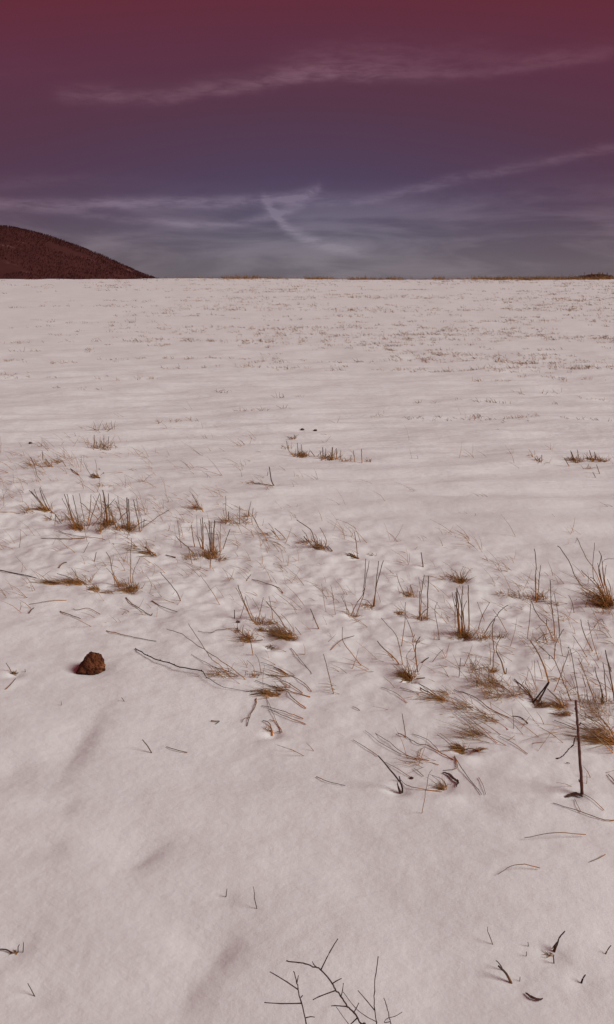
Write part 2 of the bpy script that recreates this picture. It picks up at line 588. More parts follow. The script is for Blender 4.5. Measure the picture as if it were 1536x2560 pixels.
# ------------------------------------------------------------------ grass tufts, measured one by one
clump('B1', 'left third of the wide upright tussock row, many straight dry stalks', (740, 385), [
    ([(705, 375), (660, 250), (598, 55)], 10), ([(720, 370), (655, 230), (625, 55)], 9), ([(700, 390), (640, 220), (575, 95)], 6),
    ([(735, 350), (710, 220), (678, 65)], 8), ([(790, 310), (770, 230), (737, 50)], 6), ([(810, 350), (840, 180), (845, 60)], 8),
    ([(820, 350), (870, 210), (925, 50)], 7), ([(930, 290), (850, 230), (780, 160), (745, 130)], 8), ([(850, 350), (960, 230), (1065, 100)], 6),
    ([(760, 380), (690, 260), (640, 150)], 5), ([(680, 350), (620, 260), (570, 215)], 5)],
    [(745, 375, 120, 70, 110, -.2, .5), (640, 300, 120, 26, 90, -.6, .4)])
clump('B1', 'middle third of the wide upright tussock row with the tallest dark stalks', (1005, 350), [
    ([(1010, 345), (985, 180), (955, 20)], 14), ([(1000, 345), (975, 160), (962, 60)], 10), ([(1020, 340), (1010, 200), (1008, 50)], 9),
    ([(990, 340), (900, 150), (862, 75)], 5), ([(1095, 390), (1030, 240), (990, 160), (950, 120)], 9), ([(930, 400), (945, 200), (930, 60)], 7),
    ([(930, 430), (935, 330), (940, 230)], 8), ([(1060, 345), (1035, 230), (1000, 150)], 8), ([(960, 340), (985, 190), (1040, 150)], 6)],
    [(1005, 340, 90, 70, 110, -.1, .5), (930, 395, 70, 30, 80, 0, .5)])
clump('B1', 'right third of the wide upright tussock row with a thick dark double stalk', (1200, 400), [
    ([(1190, 390), (1182, 220), (1178, 90)], 14), ([(1210, 390), (1200, 240), (1192, 100)], 11), ([(1170, 380), (1110, 200), (1070, 120)], 7),
    ([(1140, 380), (1115, 230), (1092, 75)], 6), ([(1305, 410), (1270, 250), (1240, 110)], 9), ([(1290, 400), (1290, 260), (1265, 90)], 5),
    ([(1090, 300), (1150, 245), (1195, 210)], 7), ([(1230, 365), (1300, 325), (1365, 295)], 7), ([(1330, 370), (1340, 285)], 7),
    ([(1315, 400), (1310, 280), (1285, 210)], 5), ([(1120, 400), (1080, 310), (1040, 250)], 7)],
    [(1203, 390, 80, 50, 110, 0, .5), (1130, 380, 90, 18, 90, -.4, .45)])
clump('B1', 'left-leaning ochre tuft just left of the wide tussock row', (455, 222), [
    ([(460, 215), (380, 130), (290, 30)], 9), ([(450, 212), (350, 110), (270, 20)], 7), ([(465, 212), (400, 100), (370, 0)], 8),
    ([(430, 205), (350, 90), (320, 10)], 6), ([(478, 212), (430, 110), (375, -10)], 6), ([(480, 220), (525, 265), (570, 335)], 8, 'f'),
    ([(510, 345), (513, 280)], 6)],
    [(430, 212, 90, 60, 100, -.7, .5), (280, 215, 130, 30, 110, -.8, .25), (460, 290, 60, 14, 60, -.4, .45)])
clump('B2', 'compact tuft of tall straight stalks with an ochre foot, right of the wide tussock row', (545, 575), [
    ([(470, 480), (465, 380), (452, 210)], 9), ([(475, 490), (475, 350), (470, 200)], 10), ([(540, 500), (530, 380), (488, 245)], 7),
    ([(545, 520), (540, 400), (533, 232)], 10), ([(552, 520), (553, 400), (548, 245)], 8), ([(575, 540), (573, 400), (582, 225)], 14),
    ([(565, 540), (562, 420), (560, 340)], 7), ([(460, 490), (430, 400), (405, 360)], 6), ([(400, 470), (375, 340), (368, 270)], 8),
    ([(410, 540), (330, 470), (265, 420), (225, 370)], 9), ([(380, 630), (352, 530), (340, 470)], 7), ([(280, 480), (255, 360), (235, 220)], 5),
    ([(630, 520), (620, 400), (600, 340)], 6), ([(640, 520), (635, 380), (640, 250)], 5), ([(655, 495), (690, 400), (728, 305)], 8),
    ([(540, 672), (545, 560)], 9), ([(480, 500), (430, 390), (415, 180)], 4), ([(500, 560), (470, 440), (440, 380)], 8)],
    [(545, 565, 110, 80, 120, -.1, .5), (400, 570, 130, 50, 90, -.2, .2), (630, 595, 90, 45, 80, .2, .3)])
clump('B2', 'faint pale tuft of thin stalks behind and right of the compact tuft', (800, 255), [
    ([(690, 225), (685, 0)], 6), ([(710, 235), (712, 145)], 9), ([(815, 260), (815, 90)], 6), ([(880, 230), (920, 50)], 6),
    ([(930, 190), (940, 110)], 6), ([(690, 260), (660, 120)], 4)],
    [(800, 230, 260, 60, 110, -.2, .25), (690, 240, 130, 30, 110, -.5, .2), (900, 190, 110, 26, 90, -.1, .3)], dent=.01)
clump('B2', 'loose row of slanting thin stalks leaning left beyond the compact tuft', (1180, 400), [
    ([(1080, 415), (1030, 340), (990, 290), (940, 190)], 7), ([(1200, 405), (1150, 360), (1110, 320)], 8), ([(1255, 402), (1200, 350), (1140, 300)], 8),
    ([(1170, 380), (1120, 300), (1080, 250)], 5), ([(1000, 300), (960, 220), (900, 150)], 5)],
    [(1100, 360, 240, 30, 110, -.8, .3)], dent=.008)
clump('C1', 'squat golden tuft with two curved stalks, above and right of the earth lump', (1215, 372), [
    ([(1110, 300), (1050, 200), (1020, 60), (985, 0)], 8), ([(1100, 302), (1065, 250), (1060, 180)], 6), ([(1070, 312), (1050, 220), (990, 150)], 5),
    ([(1210, 290), (1213, 150), (1220, -130)], 6), ([(1225, 285), (1240, 180), (1300, 50)], 5), ([(1205, 285), (1215, 190)], 5), ([(1195, 285), (1190, 230)], 5),
    ([(1120, 310), (1080, 240), (1040, 200)], 6)],
    [(1225, 360, 120, 120, 95, -.3, .55), (1150, 310, 90, 30, 80, -.6, .45), (1060, 380, 150, 26, 110, -.9, .3)])
clump('C1', 'low ochre tuft combed to the left, left of the squat golden tuft', (800, 300), [
    ([(790, 295), (650, 240), (530, 200)], 7), ([(750, 275), (705, 210), (665, 150)], 6), ([(715, 215), (695, 160)], 5),
    ([(720, 312), (600, 275), (420, 280)], 6, 'f'), ([(800, 270), (790, 220)], 5), ([(815, 240), (760, 205)], 5)],
    [(775, 298, 90, 60, 150, -1.0, .5), (660, 290, 160, 45, 130, -1.0, .3), (840, 270, 60, 14, 60, .2, .4)])
clump('C1', 'small golden-green tuft between the left-combed tuft and the squat golden tuft', (900, 360), [
    ([(922, 378), (880, 335), (850, 318)], 9)], [(895, 350, 70, 45, 80, -.6, .55)])
clump('C1', 'flat wisp of ochre blades lying at the left end of the combed tufts', (520, 295), [
    ([(560, 290), (490, 297), (410, 285)], 9, 'f')], [(530, 292, 60, 34, 150, -1.3, .5)], dent=.01)
clump('B1', 'dark fallen wisp pointing right, below the right end of the wide tussock row', (1425, 625), [
    ([(1450, 632), (1395, 598), (1350, 550)], 12, 'f'), ([(1445, 625), (1440, 600)], 7)], [(1410, 615, 70, 30, 130, -1.0, .65), (1290, 560, 150, 30, 130, -1.0, .3)], dent=.01)
clump('C2', 'broad golden tuft combed to the left in the middle of the field', (1290, 510), [
    ([(1270, 425), (1200, 340), (1140, 260), (1060, 165)], 9), ([(1125, 335), (1110, 220), (1085, 110)], 6), ([(1340, 440), (1250, 330), (1200, 280)], 5),
    ([(1400, 470), (1330, 400)], 6)],
    [(1290, 500, 110, 130, 170, -.75, .52), (1180, 450, 130, 70, 120, -.7, .45), (1120, 370, 80, 30, 90, -.3, .5)])
clump('C2', 'small straw-coloured tuft with one long dark slanting stalk, left of the broad golden tuft', (995, 365), [
    ([(935, 335), (860, 180), (795, 10)], 10), ([(925, 315), (840, 150), (780, 30)], 6), ([(985, 315), (1035, 125)], 6),
    ([(815, 320), (850, 220), (872, 110)], 5), ([(960, 330), (900, 220), (870, 120)], 5), ([(1040, 330), (980, 210), (930, 130)], 4)],
    [(1000, 370, 120, 60, 80, -.1, .5), (1020, 430, 60, 30, 60, -.2, .5)])
clump('C2', 'ochre tuft with a long straw trailing left, lowest of the middle group', (905, 530), [
    ([(890, 525), (830, 455), (770, 425), (620, 436), (540, 460), (430, 440)], 6, 'f'), ([(945, 658), (925, 580), (910, 500)], 8),
    ([(1030, 525), (960, 535)], 7, 'f'), ([(850, 570), (840, 480), (850, 380)], 5)],
    [(905, 520, 90, 75, 130, -.5, .52), (800, 440, 60, 20, 60, -.3, .5)])
clump('C2', 'small dark brown scrap of rotten grass under the broad golden tuft', (1105, 595), [], [(1105, 592, 70, 45, 45, 0, .8)])
clump('C2', 'thin sprawling pale grass where two long straws cross, right of the thorny twig', (730, 855), [
    ([(900, 890), (810, 840), (640, 710), (480, 605), (280, 470), (145, 415)], 7), ([(740, 855), (640, 760), (560, 700), (520, 650), (430, 510), (340, 365)], 7),
    ([(740, 862), (620, 800), (500, 740), (365, 655)], 5, 'f'), ([(800, 862), (700, 820), (580, 780)], 6, 'f'), ([(860, 860), (870, 810)], 6)],
    [(720, 850, 190, 50, 130, -.8, .3), (580, 850, 160, 26, 90, -.7, .15), (940, 855, 90, 16, 70, -.1, .3)], dent=.01)
clump('D2', 'flat tuft lying left with two parallel straws below it, centre of the field', (1150, 445), [
    ([(1200, 435), (1040, 430), (910, 440)], 10, 'f'), ([(1470, 460), (1260, 405), (1100, 360), (960, 310)], 8, 'f'), ([(1430, 715), (1250, 650), (1090, 580)], 7, 'f'),
    ([(1405, 660), (1280, 620), (1120, 570), (1020, 540)], 7, 'f'), ([(1430, 565), (1310, 480), (1260, 410)], 9, 'f'), ([(970, 470), (965, 540), (905, 655), (885, 730)], 8, 'f'),
    ([(905, 652), (860, 665), (840, 695)], 6, 'f'), ([(1210, 790), (1130, 640), (1060, 460)], 5, 'f'), ([(1040, 440), (1030, 300), (1045, 160)], 4)],
    [(1150, 440, 110, 60, 170, -1.2, .45), (1250, 385, 100, 40, 130, -.9, .4), (1100, 460, 130, 20, 90, -.8, .3)], dent=.008)
clump('D2', 'small curled dead sprig at the lower end of the flat tuft', (1120, 815), [
    ([(1120, 820), (1095, 715), (1030, 680)], 10, 'f'), ([(1140, 685), (1090, 675)], 8, 'f'), ([(1210, 790), (1160, 785)], 8, 'f'), ([(1200, 770), (1150, 690)], 6, 'f')],
    [(1110, 770, 70, 24, 70, -.3, .5)], dent=.012)
clump('D2', 'straws slanting down to the right above the two parallel straws', (1240, 240), [
    ([(1240, 240), (1190, 212), (1130, 185)], 11, 'f'), ([(1484, 410), (1400, 330), (1240, 240)], 7, 'f'), ([(1400, 425), (1280, 350), (1120, 270), (940, 215)], 7, 'f'),
    ([(1280, 370), (1282, 320)], 6), ([(1270, 260), (1120, 180), (1010, 140)], 5, 'f'), ([(950, 275), (945, 180), (885, 115)], 5), ([(1020, 250), (990, 110), (955, 60)], 5)],
    [(1250, 260, 200, 36, 170, -1.1, .25), (960, 260, 60, 18, 60, 0, .5)], dent=.006)
clump('B3', 'two upright forked straws over a bent leg, left of the pair like them', (440, 750), [
    ([(438, 735), (480, 640), (545, 545), (555, 470), (575, 215)], 8), ([(470, 745), (550, 560), (575, 400), (605, 235)], 7), ([(430, 720), (350, 560)], 5)],
    [(450, 745, 90, 30, 70, 0, .5)], dent=.012)
clump('B3', 'two upright straws close together, right of the pair with the bent leg', (640, 670), [
    ([(640, 660), (660, 530), (695, 230)], 9), ([(650, 655), (680, 440), (738, 225)], 9), ([(640, 640), (590, 600), (530, 585)], 6)],
    [(610, 672, 110, 34, 60, -.3, .55)], dent=.012)
clump('B3', 'dark spiky tuft near the middle of the field, one bold stalk slanting left', (150, 118), [
    ([(140, 120), (100, 40), (60, -60), (-66, -150)], 10), ([(190, 100), (210, 40), (150, -80)], 6), ([(120, 105), (40, 50), (0, 0)], 8), ([(265, 145), (225, 100)], 9, 'f'),
    ([(130, 115), (125, 30), (100, -20)], 6), ([(60, 60), (30, 0), (-20, -60)], 5)],
    [(160, 112, 110, 50, 110, -.4, .6), (40, 60, 100, 26, 90, -.6, .5)])
clump('B3', 'lone thin stalk in a small dark wisp, right of the dark spiky tuft', (490, 205), [
    ([(500, 205), (490, 100), (470, -40)], 8), ([(515, 212), (450, 195), (400, 185)], 9, 'f')], [(480, 200, 70, 24, 80, -.8, .7), (640, 175, 60, 10, 40, -.4, .7)], dent=.012)
clump('B3', 'short brown tuft with a curved stalk left of the four tall straws', (985, 555), [
    ([(1030, 575), (1005, 500), (985, 455)], 8), ([(950, 545), (890, 450), (860, 350)], 6), ([(985, 560), (955, 470)], 6), ([(900, 540), (870, 470)], 4)],
    [(985, 555, 90, 40, 90, -.35, .6)])
clump('B3', 'tiny golden ball of grass left of the four tall straws', (888, 730), [], [(888, 725, 55, 50, 50, 0, .5)], dent=.012)
clump('B3', 'four tall straws, two thick, crossing at the foot, left of the stubby-footed tuft', (1085, 775), [
    ([(1075, 770), (1085, 640), (1090, 520), (1118, 365)], 9), ([(1070, 750), (1075, 620), (1075, 510)], 8), ([(1145, 782), (1150, 600), (1157, 375)], 11),
    ([(1050, 755), (1110, 705), (1160, 660)], 8), ([(1090, 520), (1065, 380)], 5), ([(1150, 655), (1090, 600)], 6), ([(1095, 780), (1080, 700)], 9)],
    [(1090, 770, 100, 34, 70, 0, .45)], dent=.012)
clump('B4', 'tall dense stubble tuft with a stubby orange-brown foot, right of the four tall straws', (100, 945), [
    ([(60, 920), (40, 700), (25, 490)], 14), ([(45, 900), (20, 650), (5, 560)], 8), ([(80, 910), (65, 650), (25, 480)], 9), ([(75, 920), (70, 700), (80, 460)], 10),
    ([(142, 880), (135, 650), (128, 450)], 11), ([(100, 890), (85, 700), (115, 600)], 7), ([(90, 900), (60, 750), (10, 640)], 9), ([(12, 850), (5, 680), (-20, 520)], 7),
    ([(50, 905), (30, 720), (15, 520)], 8), ([(110, 900), (75, 690), (70, 560)], 8)],
    [(100, 930, 80, 130, 90, 0, .55), (40, 940, 90, 40, 110, -.3, .3)], dent=.022)
clump('B4', 'small fan-shaped reddish tuft behind the tall stubble tuft', (72, 428), [
    ([(70, 425), (130, 330), (170, 300)], 4), ([(66, 425), (20, 340), (-30, 310)], 5), ([(72, 425), (60, 340), (90, 280)], 4)],
    [(72, 428, 50, 80, 120, -.15, .6), (-30, 390, 110, 30, 90, -.3, .4)], dent=.012)
clump('B4', 'slim tuft with one needle-straight tall stalk, middle of the right half', (775, 610), [
    ([(768, 615), (755, 400), (762, 300), (748, 120)], 9), ([(782, 500), (790, 380), (803, 270)], 7), ([(758, 580), (752, 370)], 8), ([(840, 605), (825, 555)], 8),
    ([(770, 600), (785, 450), (775, 400)], 7)],
    [(790, 580, 120, 60, 120, 0, .4), (590, 570, 170, 50, 90, -.3, .25), (440, 540, 90, 18, 80, -.4, .3), (700, 580, 90, 20, 80, -.3, .3)], dent=.012)
clump('B4', 'big fanned golden tuft at the right edge with long stalks reaching left', (1425, 660), [
    ([(1410, 605), (1280, 520), (1165, 450), (1060, 230), (962, 85)], 9), ([(1380, 480), (1300, 310), (1220, 200), (1140, 15)], 7), ([(1400, 530), (1290, 430), (1175, 320)], 8),
    ([(1395, 560), (1310, 420), (1260, 380)], 8), ([(1300, 420), (1285, 280), (1303, 60)], 6), ([(1395, 480), (1340, 330), (1365, 200), (1345, 140)], 8), ([(1385, 460), (1355, 350), (1330, 250)], 7),
    ([(1400, 460), (1395, 380), (1410, 270)], 6), ([(1415, 490), (1380, 300), (1365, 180)], 6), ([(1395, 450), (1378, 240), (1484, 210)], 5), ([(1215, 660), (1250, 540)], 6),
    ([(1420, 560), (1370, 420), (1350, 350)], 9), ([(1435, 560), (1400, 440), (1380, 380)], 9), ([(1460, 570), (1450, 480), (1420, 400)], 6)],
    [(1428, 640, 80, 150, 190, -.35, .52), (1380, 580, 120, 60, 170, -.6, .4), (1290, 540, 150, 30, 110, -.6, .3), (1400, 715, 120, 26, 80, -.5, .4)], dent=.022)
clump('C4', 'sparse kinked stalks forming an arrow shape, upper right field', (935, 375), [
    ([(935, 380), (850, 230), (770, 140), (716, 8)], 9), ([(675, 360), (700, 170), (716, 10)], 6), ([(935, 390), (930, 250), (905, 60), (890, -190)], 9), ([(985, 330), (965, 160), (930, -60)], 6),
    ([(930, 550), (945, 400), (1020, 265)], 8), ([(860, 240), (857, 180)], 9), ([(740, 385), (820, 330), (920, 295)], 6), ([(870, 420), (750, 380)], 6, 'f'), ([(1010, 520), (985, 400), (960, 160)], 5)],
    [(880, 350, 160, 26, 110, -.3, .2), (940, 40, 90, 22, 60, -.4, .45)], dent=.008)
clump('C4', 'straw branching into a tall Y, in front of the arrow-shaped stalks', (1030, 790), [
    ([(1100, 940), (1020, 780), (940, 580), (885, 510), (795, 430)], 8), ([(920, 850), (1000, 665), (1070, 460)], 7), ([(1175, 960), (1135, 780), (1075, 450)], 8), ([(1075, 450), (1060, 435)], 12),
    ([(885, 550), (882, 505)], 7), ([(1045, 840), (1080, 830), (1140, 805)], 6), ([(905, 430), (930, 540)], 7)], [(1060, 860, 150, 22, 120, -.4, .2)], dent=.006)
clump('C4', 'thick pale curved stalk running down to the crossed sticks', (885, 745), [
    ([(890, 760), (830, 600), (770, 480), (710, 380)], 14), ([(825, 730), (800, 650), (770, 560)], 6), ([(720, 910), (640, 820), (555, 740)], 13, 'f'), ([(780, 850), (720, 700), (680, 620)], 6),
    ([(755, 780), (745, 560)], 5), ([(650, 800), (690, 650)], 5), ([(985, 730), (880, 745)], 5, 'f')], [(700, 860, 160, 30, 160, -.7, .25)], kind=.35, dent=.006)
clump('C4', 'upright bent straw with three arms, right of the stubby-footed tuft', (355, 660), [
    ([(352, 660), (370, 480), (357, 310), (375, 190), (430, 100), (500, 45)], 8), ([(395, 490), (395, 420), (450, 315)], 7), ([(480, 690), (440, 580), (390, 480)], 13), ([(335, 600), (335, 540)], 9),
    ([(270, 310), (330, 230), (380, 165)], 9), ([(500, 300), (430, 190), (360, 90)], 6), ([(290, 190), (240, 90), (215, 20)], 5), ([(215, 280), (265, 140), (330, 20)], 6), ([(480, 690), (487, 630)], 8),
    ([(230, 640), (330, 630)], 5, 'f')],
    [(350, 670, 70, 50, 80, 0, .5), (240, 360, 150, 60, 140, .1, .4), (420, 350, 120, 30, 100, 0, .35)], dent=.01)
clump('C4', 'tangle of pale drooping grass in front of the three-armed straw', (330, 800), [
    ([(520, 860), (430, 800), (360, 770)], 8, 'f'), ([(215, 812), (205, 740)], 7), ([(300, 900), (200, 690), (130, 500)], 4), ([(340, 850), (240, 720), (150, 580)], 5), ([(45, 715), (60, 540)], 7),
    ([(600, 900), (480, 760), (400, 680)], 4)],
    [(330, 800, 220, 110, 190, -.45, .25), (430, 890, 200, 70, 170, -.6, .2), (230, 650, 200, 50, 160, -.3, .15), (560, 890, 160, 40, 130, -.5, .3)], dent=.01)
clump('D4', 'two short thick dark sticks leaning together over a small golden foot', (785, 300), [
    ([(770, 275), (882, 95)], 16), ([(828, 292), (800, 250), (780, 220)], 6), ([(745, 275), (700, 200), (660, 140)], 9)], [(795, 312, 70, 50, 60, 0, .55), (760, 270, 60, 20, 70, -.4, .5)], kind=.8, dent=.016)
clump('D4', 'golden-brown tuft leaning left just behind the tall reddish stem', (1010, 325), [
    ([(1042, 330), (940, 230), (862, 155)], 12), ([(1030, 320), (1000, 250), (975, 180)], 6)], [(1000, 325, 110, 70, 140, -.8, .52), (1065, 390, 80, 40, 90, -.8, .5), (950, 390, 70, 16, 60, -.6, .4)], dent=.014)
clump('D4', 'tuft of long straws at the right edge, swept left behind the tall reddish stem', (1470, 650), [
    ([(1500, 660), (1330, 580), (1170, 470)], 9), ([(1500, 620), (1350, 480), (1160, 390)], 8), ([(1500, 700), (1400, 640), (1310, 600)], 8), ([(1500, 570), (1400, 470), (1340, 400)], 8),
    ([(1500, 750), (1360, 640), (1200, 510)], 8), ([(1500, 600), (1450, 540), (1390, 470)], 10), ([(1500, 680), (1280, 560), (1170, 520)], 6), ([(1500, 720), (1440, 690), (1310, 600)], 7)],
    [(1490, 650, 90, 110, 330, -1.0, .45), (1440, 560, 120, 50, 220, -.9, .35), (1330, 420, 200, 60, 140, -.5, .25)])
clump('C4', 'bold dark upright stalks at the right edge above the swept tuft', (1440, 930), [
    ([(1500, 960), (1440, 650), (1400, 470)], 12), ([(1468, 665), (1430, 580)], 10), ([(1420, 945), (1400, 760), (1385, 580)], 9), ([(1395, 960), (1362, 820), (1318, 700), (1307, 620)], 9), ([(1375, 960), (1370, 830)], 12),
    ([(1484, 860), (1440, 760), (1400, 680)], 6)], [(1420, 960, 160, 20, 150, -.2, .3)], kind=.7, dent=.006)
clump('C4', 'thin pale upright straws standing above the tall reddish stem', (1260, 900), [
    ([(1320, 950), (1220, 700), (1150, 540)], 7), ([(1230, 805), (1190, 700)], 8), ([(1300, 890), (1230, 760)], 5), ([(1140, 830), (1080, 690)], 5), ([(1245, 960), (1230, 830)], 5), ([(1180, 1000), (1140, 850)], 7),
    ([(1290, 1050), (1230, 880)], 6), ([(1350, 1060), (1310, 930)], 5)], [(1270, 960, 260, 46, 190, -.2, .15), (1340, 1020, 200, 50, 140, -.3, .2)], kind=.3, dent=.004)
clump('C4', 'two slender straws side by side with a third below, upper right field', (1310, 480), [
    ([(1300, 475), (1200, 300), (1172, 180)], 8), ([(1350, 555), (1270, 330), (1243, 185)], 6), ([(1245, 530), (1170, 430), (1100, 330)], 6)], [(1290, 490, 130, 12, 90, -.4, .1)], dent=0)
clump('C3', 'dark-footed golden tuft with curved horns, in front of the four tall straws', (985, 750), [
    ([(900, 595), (830, 530), (740, 450), (680, 380)], 12), ([(925, 600), (890, 450), (850, 320), (720, 170)], 7), ([(1060, 670), (1035, 500), (1045, 400), (1080, 340)], 11), ([(1035, 480), (1010, 380), (1030, 320)], 7),
    ([(905, 430), (930, 250), (942, 20)], 7), ([(1020, 340), (990, 260), (945, 160)], 7), ([(1045, 738), (1125, 730)], 11, 'f'), ([(905, 768), (945, 742)], 10, 'f'), ([(1000, 620), (950, 530), (1000, 450)], 5),
    ([(1050, 690), (1070, 680)], 9)],
    [(975, 720, 85, 130, 150, -.35, .58), (1040, 390, 40, 16, 70, .2, .5), (960, 740, 50, 40, 60, 0, .8)], dent=.024)
clump('C3', 'ochre straws trailing down to the right from the dark-footed tuft', (1290, 930), [
    ([(1310, 935), (1200, 890), (1100, 840), (1000, 780)], 12, 'f'), ([(1340, 950), (1180, 890), (1020, 860), (890, 815)], 6, 'f'), ([(1270, 930), (1160, 840), (1060, 780)], 8, 'f'), ([(960, 960), (860, 880), (720, 815)], 5, 'f')],
    [(1290, 930, 120, 60, 170, -.9, .4), (1330, 870, 120, 40, 110, -.6, .4), (1130, 900, 140, 18, 110, -.8, .3)], dent=.006)
clump('D4', 'pale straws swept across the snow below the drooping tangle', (360, 450), [
    ([(510, 430), (330, 350), (180, 240), (0, 170)], 8, 'f'), ([(500, 540), (360, 450), (150, 330), (0, 240)], 6, 'f'), ([(400, 665), (280, 560), (120, 420), (0, 330)], 5, 'f'), ([(250, 600), (150, 500), (0, 380)], 5, 'f'),
    ([(520, 190), (400, 120), (330, 100)], 6, 'f'), ([(310, 490), (305, 520)], 6)],
    [(260, 590, 180, 70, 240, -.9, .15), (350, 450, 180, 50, 240, -.9, .15), (120, 330, 200, 50, 200, -.9, .2)], dent=.004)
clump('D4', 'dark gold tuft flattened sideways into the snow, centre right', (90, 735), [
    ([(240, 742), (150, 725), (60, 735)], 9, 'f'), ([(60, 730), (-60, 740), (-140, 745)], 7, 'f'), ([(30, 720), (-60, 650), (-160, 580)], 6), ([(60, 720), (-40, 640), (-130, 570)], 5)],
    [(80, 730, 80, 90, 110, -.8, .65), (180, 738, 90, 30, 80, .9, .6)], dent=.02)
clump('D3', 'kinked thin stem lying left of the flattened dark gold tuft', (1150, 550), [
    ([(1390, 670), (1280, 620), (1150, 550), (1050, 525), (945, 455)], 8, 'f'), ([(950, 455), (935, 380), (912, 240)], 8), ([(940, 458), (905, 445), (870, 425)], 9, 'f'), ([(1160, 680), (950, 640), (800, 520), (660, 420)], 6, 'f'),
    ([(1250, 720), (950, 640), (760, 550), (560, 405)], 5, 'f'), ([(1280, 620), (1230, 575), (1150, 495), (1005, 430)], 6, 'f'), ([(1070, 640), (1085, 590), (1110, 560)], 7, 'f')], [(1120, 680, 190, 26, 170, -1.0, .15)], kind=.5, dent=.004)
clump('D3', 'thin looping brown wisps beside the curled black leaf', (1300, 930), [
    ([(1095, 1160), (1130, 960), (1160, 800), (1190, 760)], 5), ([(1280, 970), (1060, 945), (960, 920), (900, 860)], 7, 'f'), ([(1330, 940), (1300, 860), (1190, 810)], 5), ([(1400, 640), (1425, 740), (1395, 765), (1290, 772)], 6, 'f'),
    ([(1320, 950), (1270, 880), (1170, 800)], 4)], [(1300, 930, 70, 40, 120, -.4, .5)], dent=.012)
clump('A3', 'row of short upright dark stalks in the middle distance, centre of the photo', (230, 405), [
    ([(180, 405), (175, 290)], 10), ([(165, 390), (150, 320)], 7), ([(262, 405), (265, 290)], 14), ([(305, 395), (300, 300)], 9), ([(110, 375), (60, 320)], 8), ([(160, 412), (240, 372)], 8, 'f'), ([(200, 400), (205, 300)], 6),
    ([(475, 425), (460, 320)], 7), ([(540, 435), (535, 305)], 8), ([(335, 405), (342, 320)], 5), ([(430, 420), (440, 360)], 5)], [(230, 400, 150, 50, 80, -.1, .5), (400, 420, 140, 26, 70, 0, .4), (600, 425, 60, 12, 50, 0, .7)], dent=.012)
clump('A2', 'small golden pyramid of grass at the left end of the short upright row', (1390, 378), [
    ([(1360, 355), (1350, 250)], 7), ([(1400, 370), (1385, 260)], 6), ([(1340, 380), (1270, 320), (1250, 230)], 7)], [(1390, 372, 110, 70, 80, -.1, .5), (1300, 210, 70, 16, 60, -.3, .7), (1260, 300, 80, 16, 70, -.2, .4)], dent=.012)
clump('A1', 'pale tuft of short thin stalks, upper left of the wide tussock row', (940, 305), [
    ([(875, 300), (875, 175)], 8), ([(910, 305), (895, 240)], 7), ([(1000, 300), (1010, 190)], 6), ([(960, 305), (965, 180)], 5), ([(980, 315), (940, 230)], 6), ([(1020, 300), (1050, 240)], 5)], [(940, 300, 190, 60, 110, 0, .3), (960, 130, 160, 24, 110, 0, .1)], dent=.008)
clump('A1', 'dark scrap of broken stems behind the wide tussock row', (890, 570), [
    ([(930, 578), (885, 560), (850, 545)], 10, 'f'), ([(900, 575), (900, 480), (880, 400)], 4), ([(860, 560), (820, 510), (780, 430)], 5), ([(965, 535), (920, 490)], 6, 'f')], [(890, 570, 70, 24, 60, -.3, .7), (940, 650, 110, 16, 50, -.4, .5)], dent=.006)
clump('A1', 'thin slanting weeds near the left edge, beyond the tufts', (440, 470), [
    ([(505, 475), (460, 440), (420, 395)], 9), ([(330, 470), (310, 430), (285, 380)], 7), ([(400, 410), (395, 330)], 8), ([(620, 470), (580, 420), (520, 390)], 6), ([(735, 550), (690, 520), (655, 490)], 8, 'f'), ([(750, 520), (755, 370)], 4),
    ([(400, 600), (350, 560), (330, 480)], 6)], [(350, 450, 160, 30, 90, -.5, .4), (560, 430, 130, 24, 80, -.6, .3), (470, 470, 90, 18, 70, -.4, .5)], dent=.004)
clump('A2', 'bold dark V-shaped bent stalk behind the compact tuft', (1130, 645), [
    ([(1140, 645), (1108, 590), (1090, 470)], 11), ([(1120, 652), (1040, 640), (940, 625)], 7, 'f')], [(960, 620, 110, 18, 60, -.6, .4)], kind=.85, dent=.01)
clump('A2', 'slender slanted dark stalk with a fuzzy foot behind the compact tuft, leaning left', (470, 880), [
    ([(490, 890), (440, 840), (375, 730)], 9), ([(470, 870), (420, 780), (350, 700)], 4)], [(450, 860, 70, 26, 110, -.7, .5)], dent=.006)
clump('A4', 'small dark tuft in the right middle distance, left of its neighbour', (1140, 425), [
    ([(1075, 465), (1020, 390)], 8), ([(1130, 425), (1085, 330)], 8), ([(1165, 410), (1140, 310)], 6), ([(1110, 400), (1078, 320)], 6)], [(1140, 420, 110, 46, 80, -.4, .6)], dent=.008)
clump('A4', 'small dark tuft by the right edge in the middle distance', (1285, 415), [
    ([(1290, 425), (1270, 370), (1255, 320)], 10), ([(1315, 400), (1300, 330)], 6), ([(1355, 535), (1320, 450)], 7), ([(1320, 570), (1285, 520)], 7)], [(1290, 405, 80, 30, 70, -.2, .7), (1380, 420, 110, 34, 70, -.2, .5), (1240, 490, 60, 12, 50, 0, .5)], dent=.008)
clump('A4', 'faint short brown tuft left of the two dark tufts in the right middle distance', (795, 425), [
    ([(815, 415), (812, 360)], 7), ([(785, 425), (800, 380)], 7)], [(790, 420, 90, 26, 60, 0, .4), (730, 370, 60, 12, 60, -.2, .4)], dent=.004)

